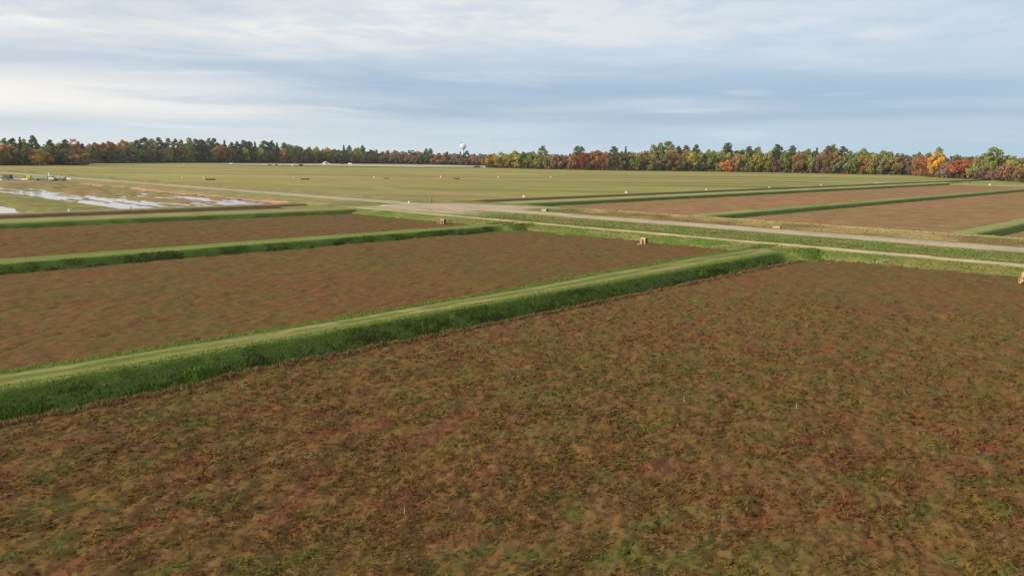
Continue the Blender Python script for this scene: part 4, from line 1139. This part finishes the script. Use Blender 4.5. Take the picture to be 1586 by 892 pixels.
def boom(x, y, L, az, label):
    e = empty('floating_boom', (x, y, gz + 0.02), az)
    tag(e, label, 'boom', 'pale booms laid out by the machines')
    for k in range(4):
        part('segment', WHITE, e, lambda bm, k=k: cyl(bm, (-L / 2 + k * L / 4 + 0.1, 0, 0.32), (-L / 2 + (k + 1) * L / 4 - 0.1, 0, 0.32), 0.32, sides=10))
boom(89.5, 379.0, 9.0, LEFTR, 'pale boom lying left of the green box trailer')
boom(101.5, 383.5, 6.0, LEFTR, 'pale boom lying between the green trailer and the yellow pump')
boom(117.5, 383.0, 7.0, LEFTR, 'pale boom lying right of the parked machines below the white post')
valve_box(100.6, 391.5, gz, 'white crate behind the green trailer and the yellow pump', 'white boxes by the machines', 2.0)

# ---- water tower and mast far behind
r_ = ray(717.3, 226)
dist = 1700.0
k_ = dist / math.hypot(r_[0], r_[1])
tx, ty = float(r_[0] * k_), float(r_[1] * k_)
zc_ = top_z(717.3, 226.6, tx, ty)
e = empty('water_tower', (tx, ty, -0.5))
tag(e, 'white ball-shaped water tower rising above the distant wood', 'water tower')
def lathe(bm, prof, seg=28):
    rings = [[bm.verts.new((r * math.cos(2 * math.pi * s / seg), r * math.sin(2 * math.pi * s / seg), z)) for s in range(seg)] for r, z in prof]
    for a, b in zip(rings, rings[1:]):
        for s in range(seg):
            bm.faces.new((a[s], a[(s + 1) % seg], b[(s + 1) % seg], b[s]))
    for f in bm.faces: f.smooth = True
Rr = 6.4
sph = [(0.02, zc_ + Rr * 0.95)] + [(Rr * math.sin(a), zc_ + Rr * 0.95 * math.cos(a)) for a in np.linspace(0.12, 2.72, 20)] + [(1.9, zc_ - Rr * 0.98)]
part('tank', TOWERW, e, lambda bm: lathe(bm, sph))
part('stem', TOWERW, e, lambda bm: lathe(bm, [(5.0, 0.0), (3.4, 3.0), (2.0, 8.0), (1.7, 12.0), (1.7, zc_ - Rr * 1.3), (2.3, zc_ - Rr * 1.0), (3.2, zc_ - Rr * 0.86)], 20))
part('railing', STEEL, e, lambda bm: lathe(bm, [(Rr * 1.03, zc_ - 0.5), (Rr * 1.03, zc_ + 0.1), (Rr * 1.01, zc_ + 0.1), (Rr * 1.01, zc_ - 0.5)], 28))
part('antenna', DARKP, e, lambda bm: [cyl(bm, (-2.0, 2.0, zc_ + Rr * 0.8), (-2.0, 2.0, zc_ + Rr * 0.95 + 3.2), 0.5, 0.35), bx(bm, (-2.0, 2.0, zc_ + Rr * 0.95 + 2.6), (1.2, 1.2, 1.0), bev=0.05)])

# the tip of a mast, barely visible
r_ = ray(763.5, 216)
k_ = 2300.0 / math.hypot(r_[0], r_[1])
mx_, my_ = float(r_[0] * k_), float(r_[1] * k_)
hz = top_z(763.5, 213.5, mx_, my_)
e = empty('radio_mast', (mx_, my_, -0.5))
tag(e, 'thin pale radio mast with small antenna right of the water tower', 'mast')
part('lattice', PIPE, e, lambda bm: [cyl(bm, (0.35 * math.cos(a), 0.35 * math.sin(a), 0), (0.35 * math.cos(a), 0.35 * math.sin(a), hz), 0.06, sides=5) for a in (0, 2.094, 4.189)])
part('antenna', STEEL, e, lambda bm: [cyl(bm, (0.9 * math.cos(a), 0.9 * math.sin(a), hz - 4.5), (0.9 * math.cos(a), 0.9 * math.sin(a), hz - 0.5), 0.28, sides=6) for a in (0, 2.094, 4.189)])

# ------------------------------------------------------------------ the air
m, t = new_mat('haze'); HAZE = m
pv = t.n('ShaderNodeVolumePrincipled')
pv.inputs['Color'].default_value = (0.86, 0.92, 1.0, 1)
pv.inputs['Density'].default_value = 0.00005
pv.inputs['Anisotropy'].default_value = 0.2
o_ = t.n('ShaderNodeOutputMaterial'); t.t.links.new(pv.outputs[0], o_.inputs['Volume'])
hz_ = part('haze', HAZE, None, lambda bm: bx(bm, (1200, 1200, 40), (4200, 4200, 90)))
hz_['kind'] = 'stuff'
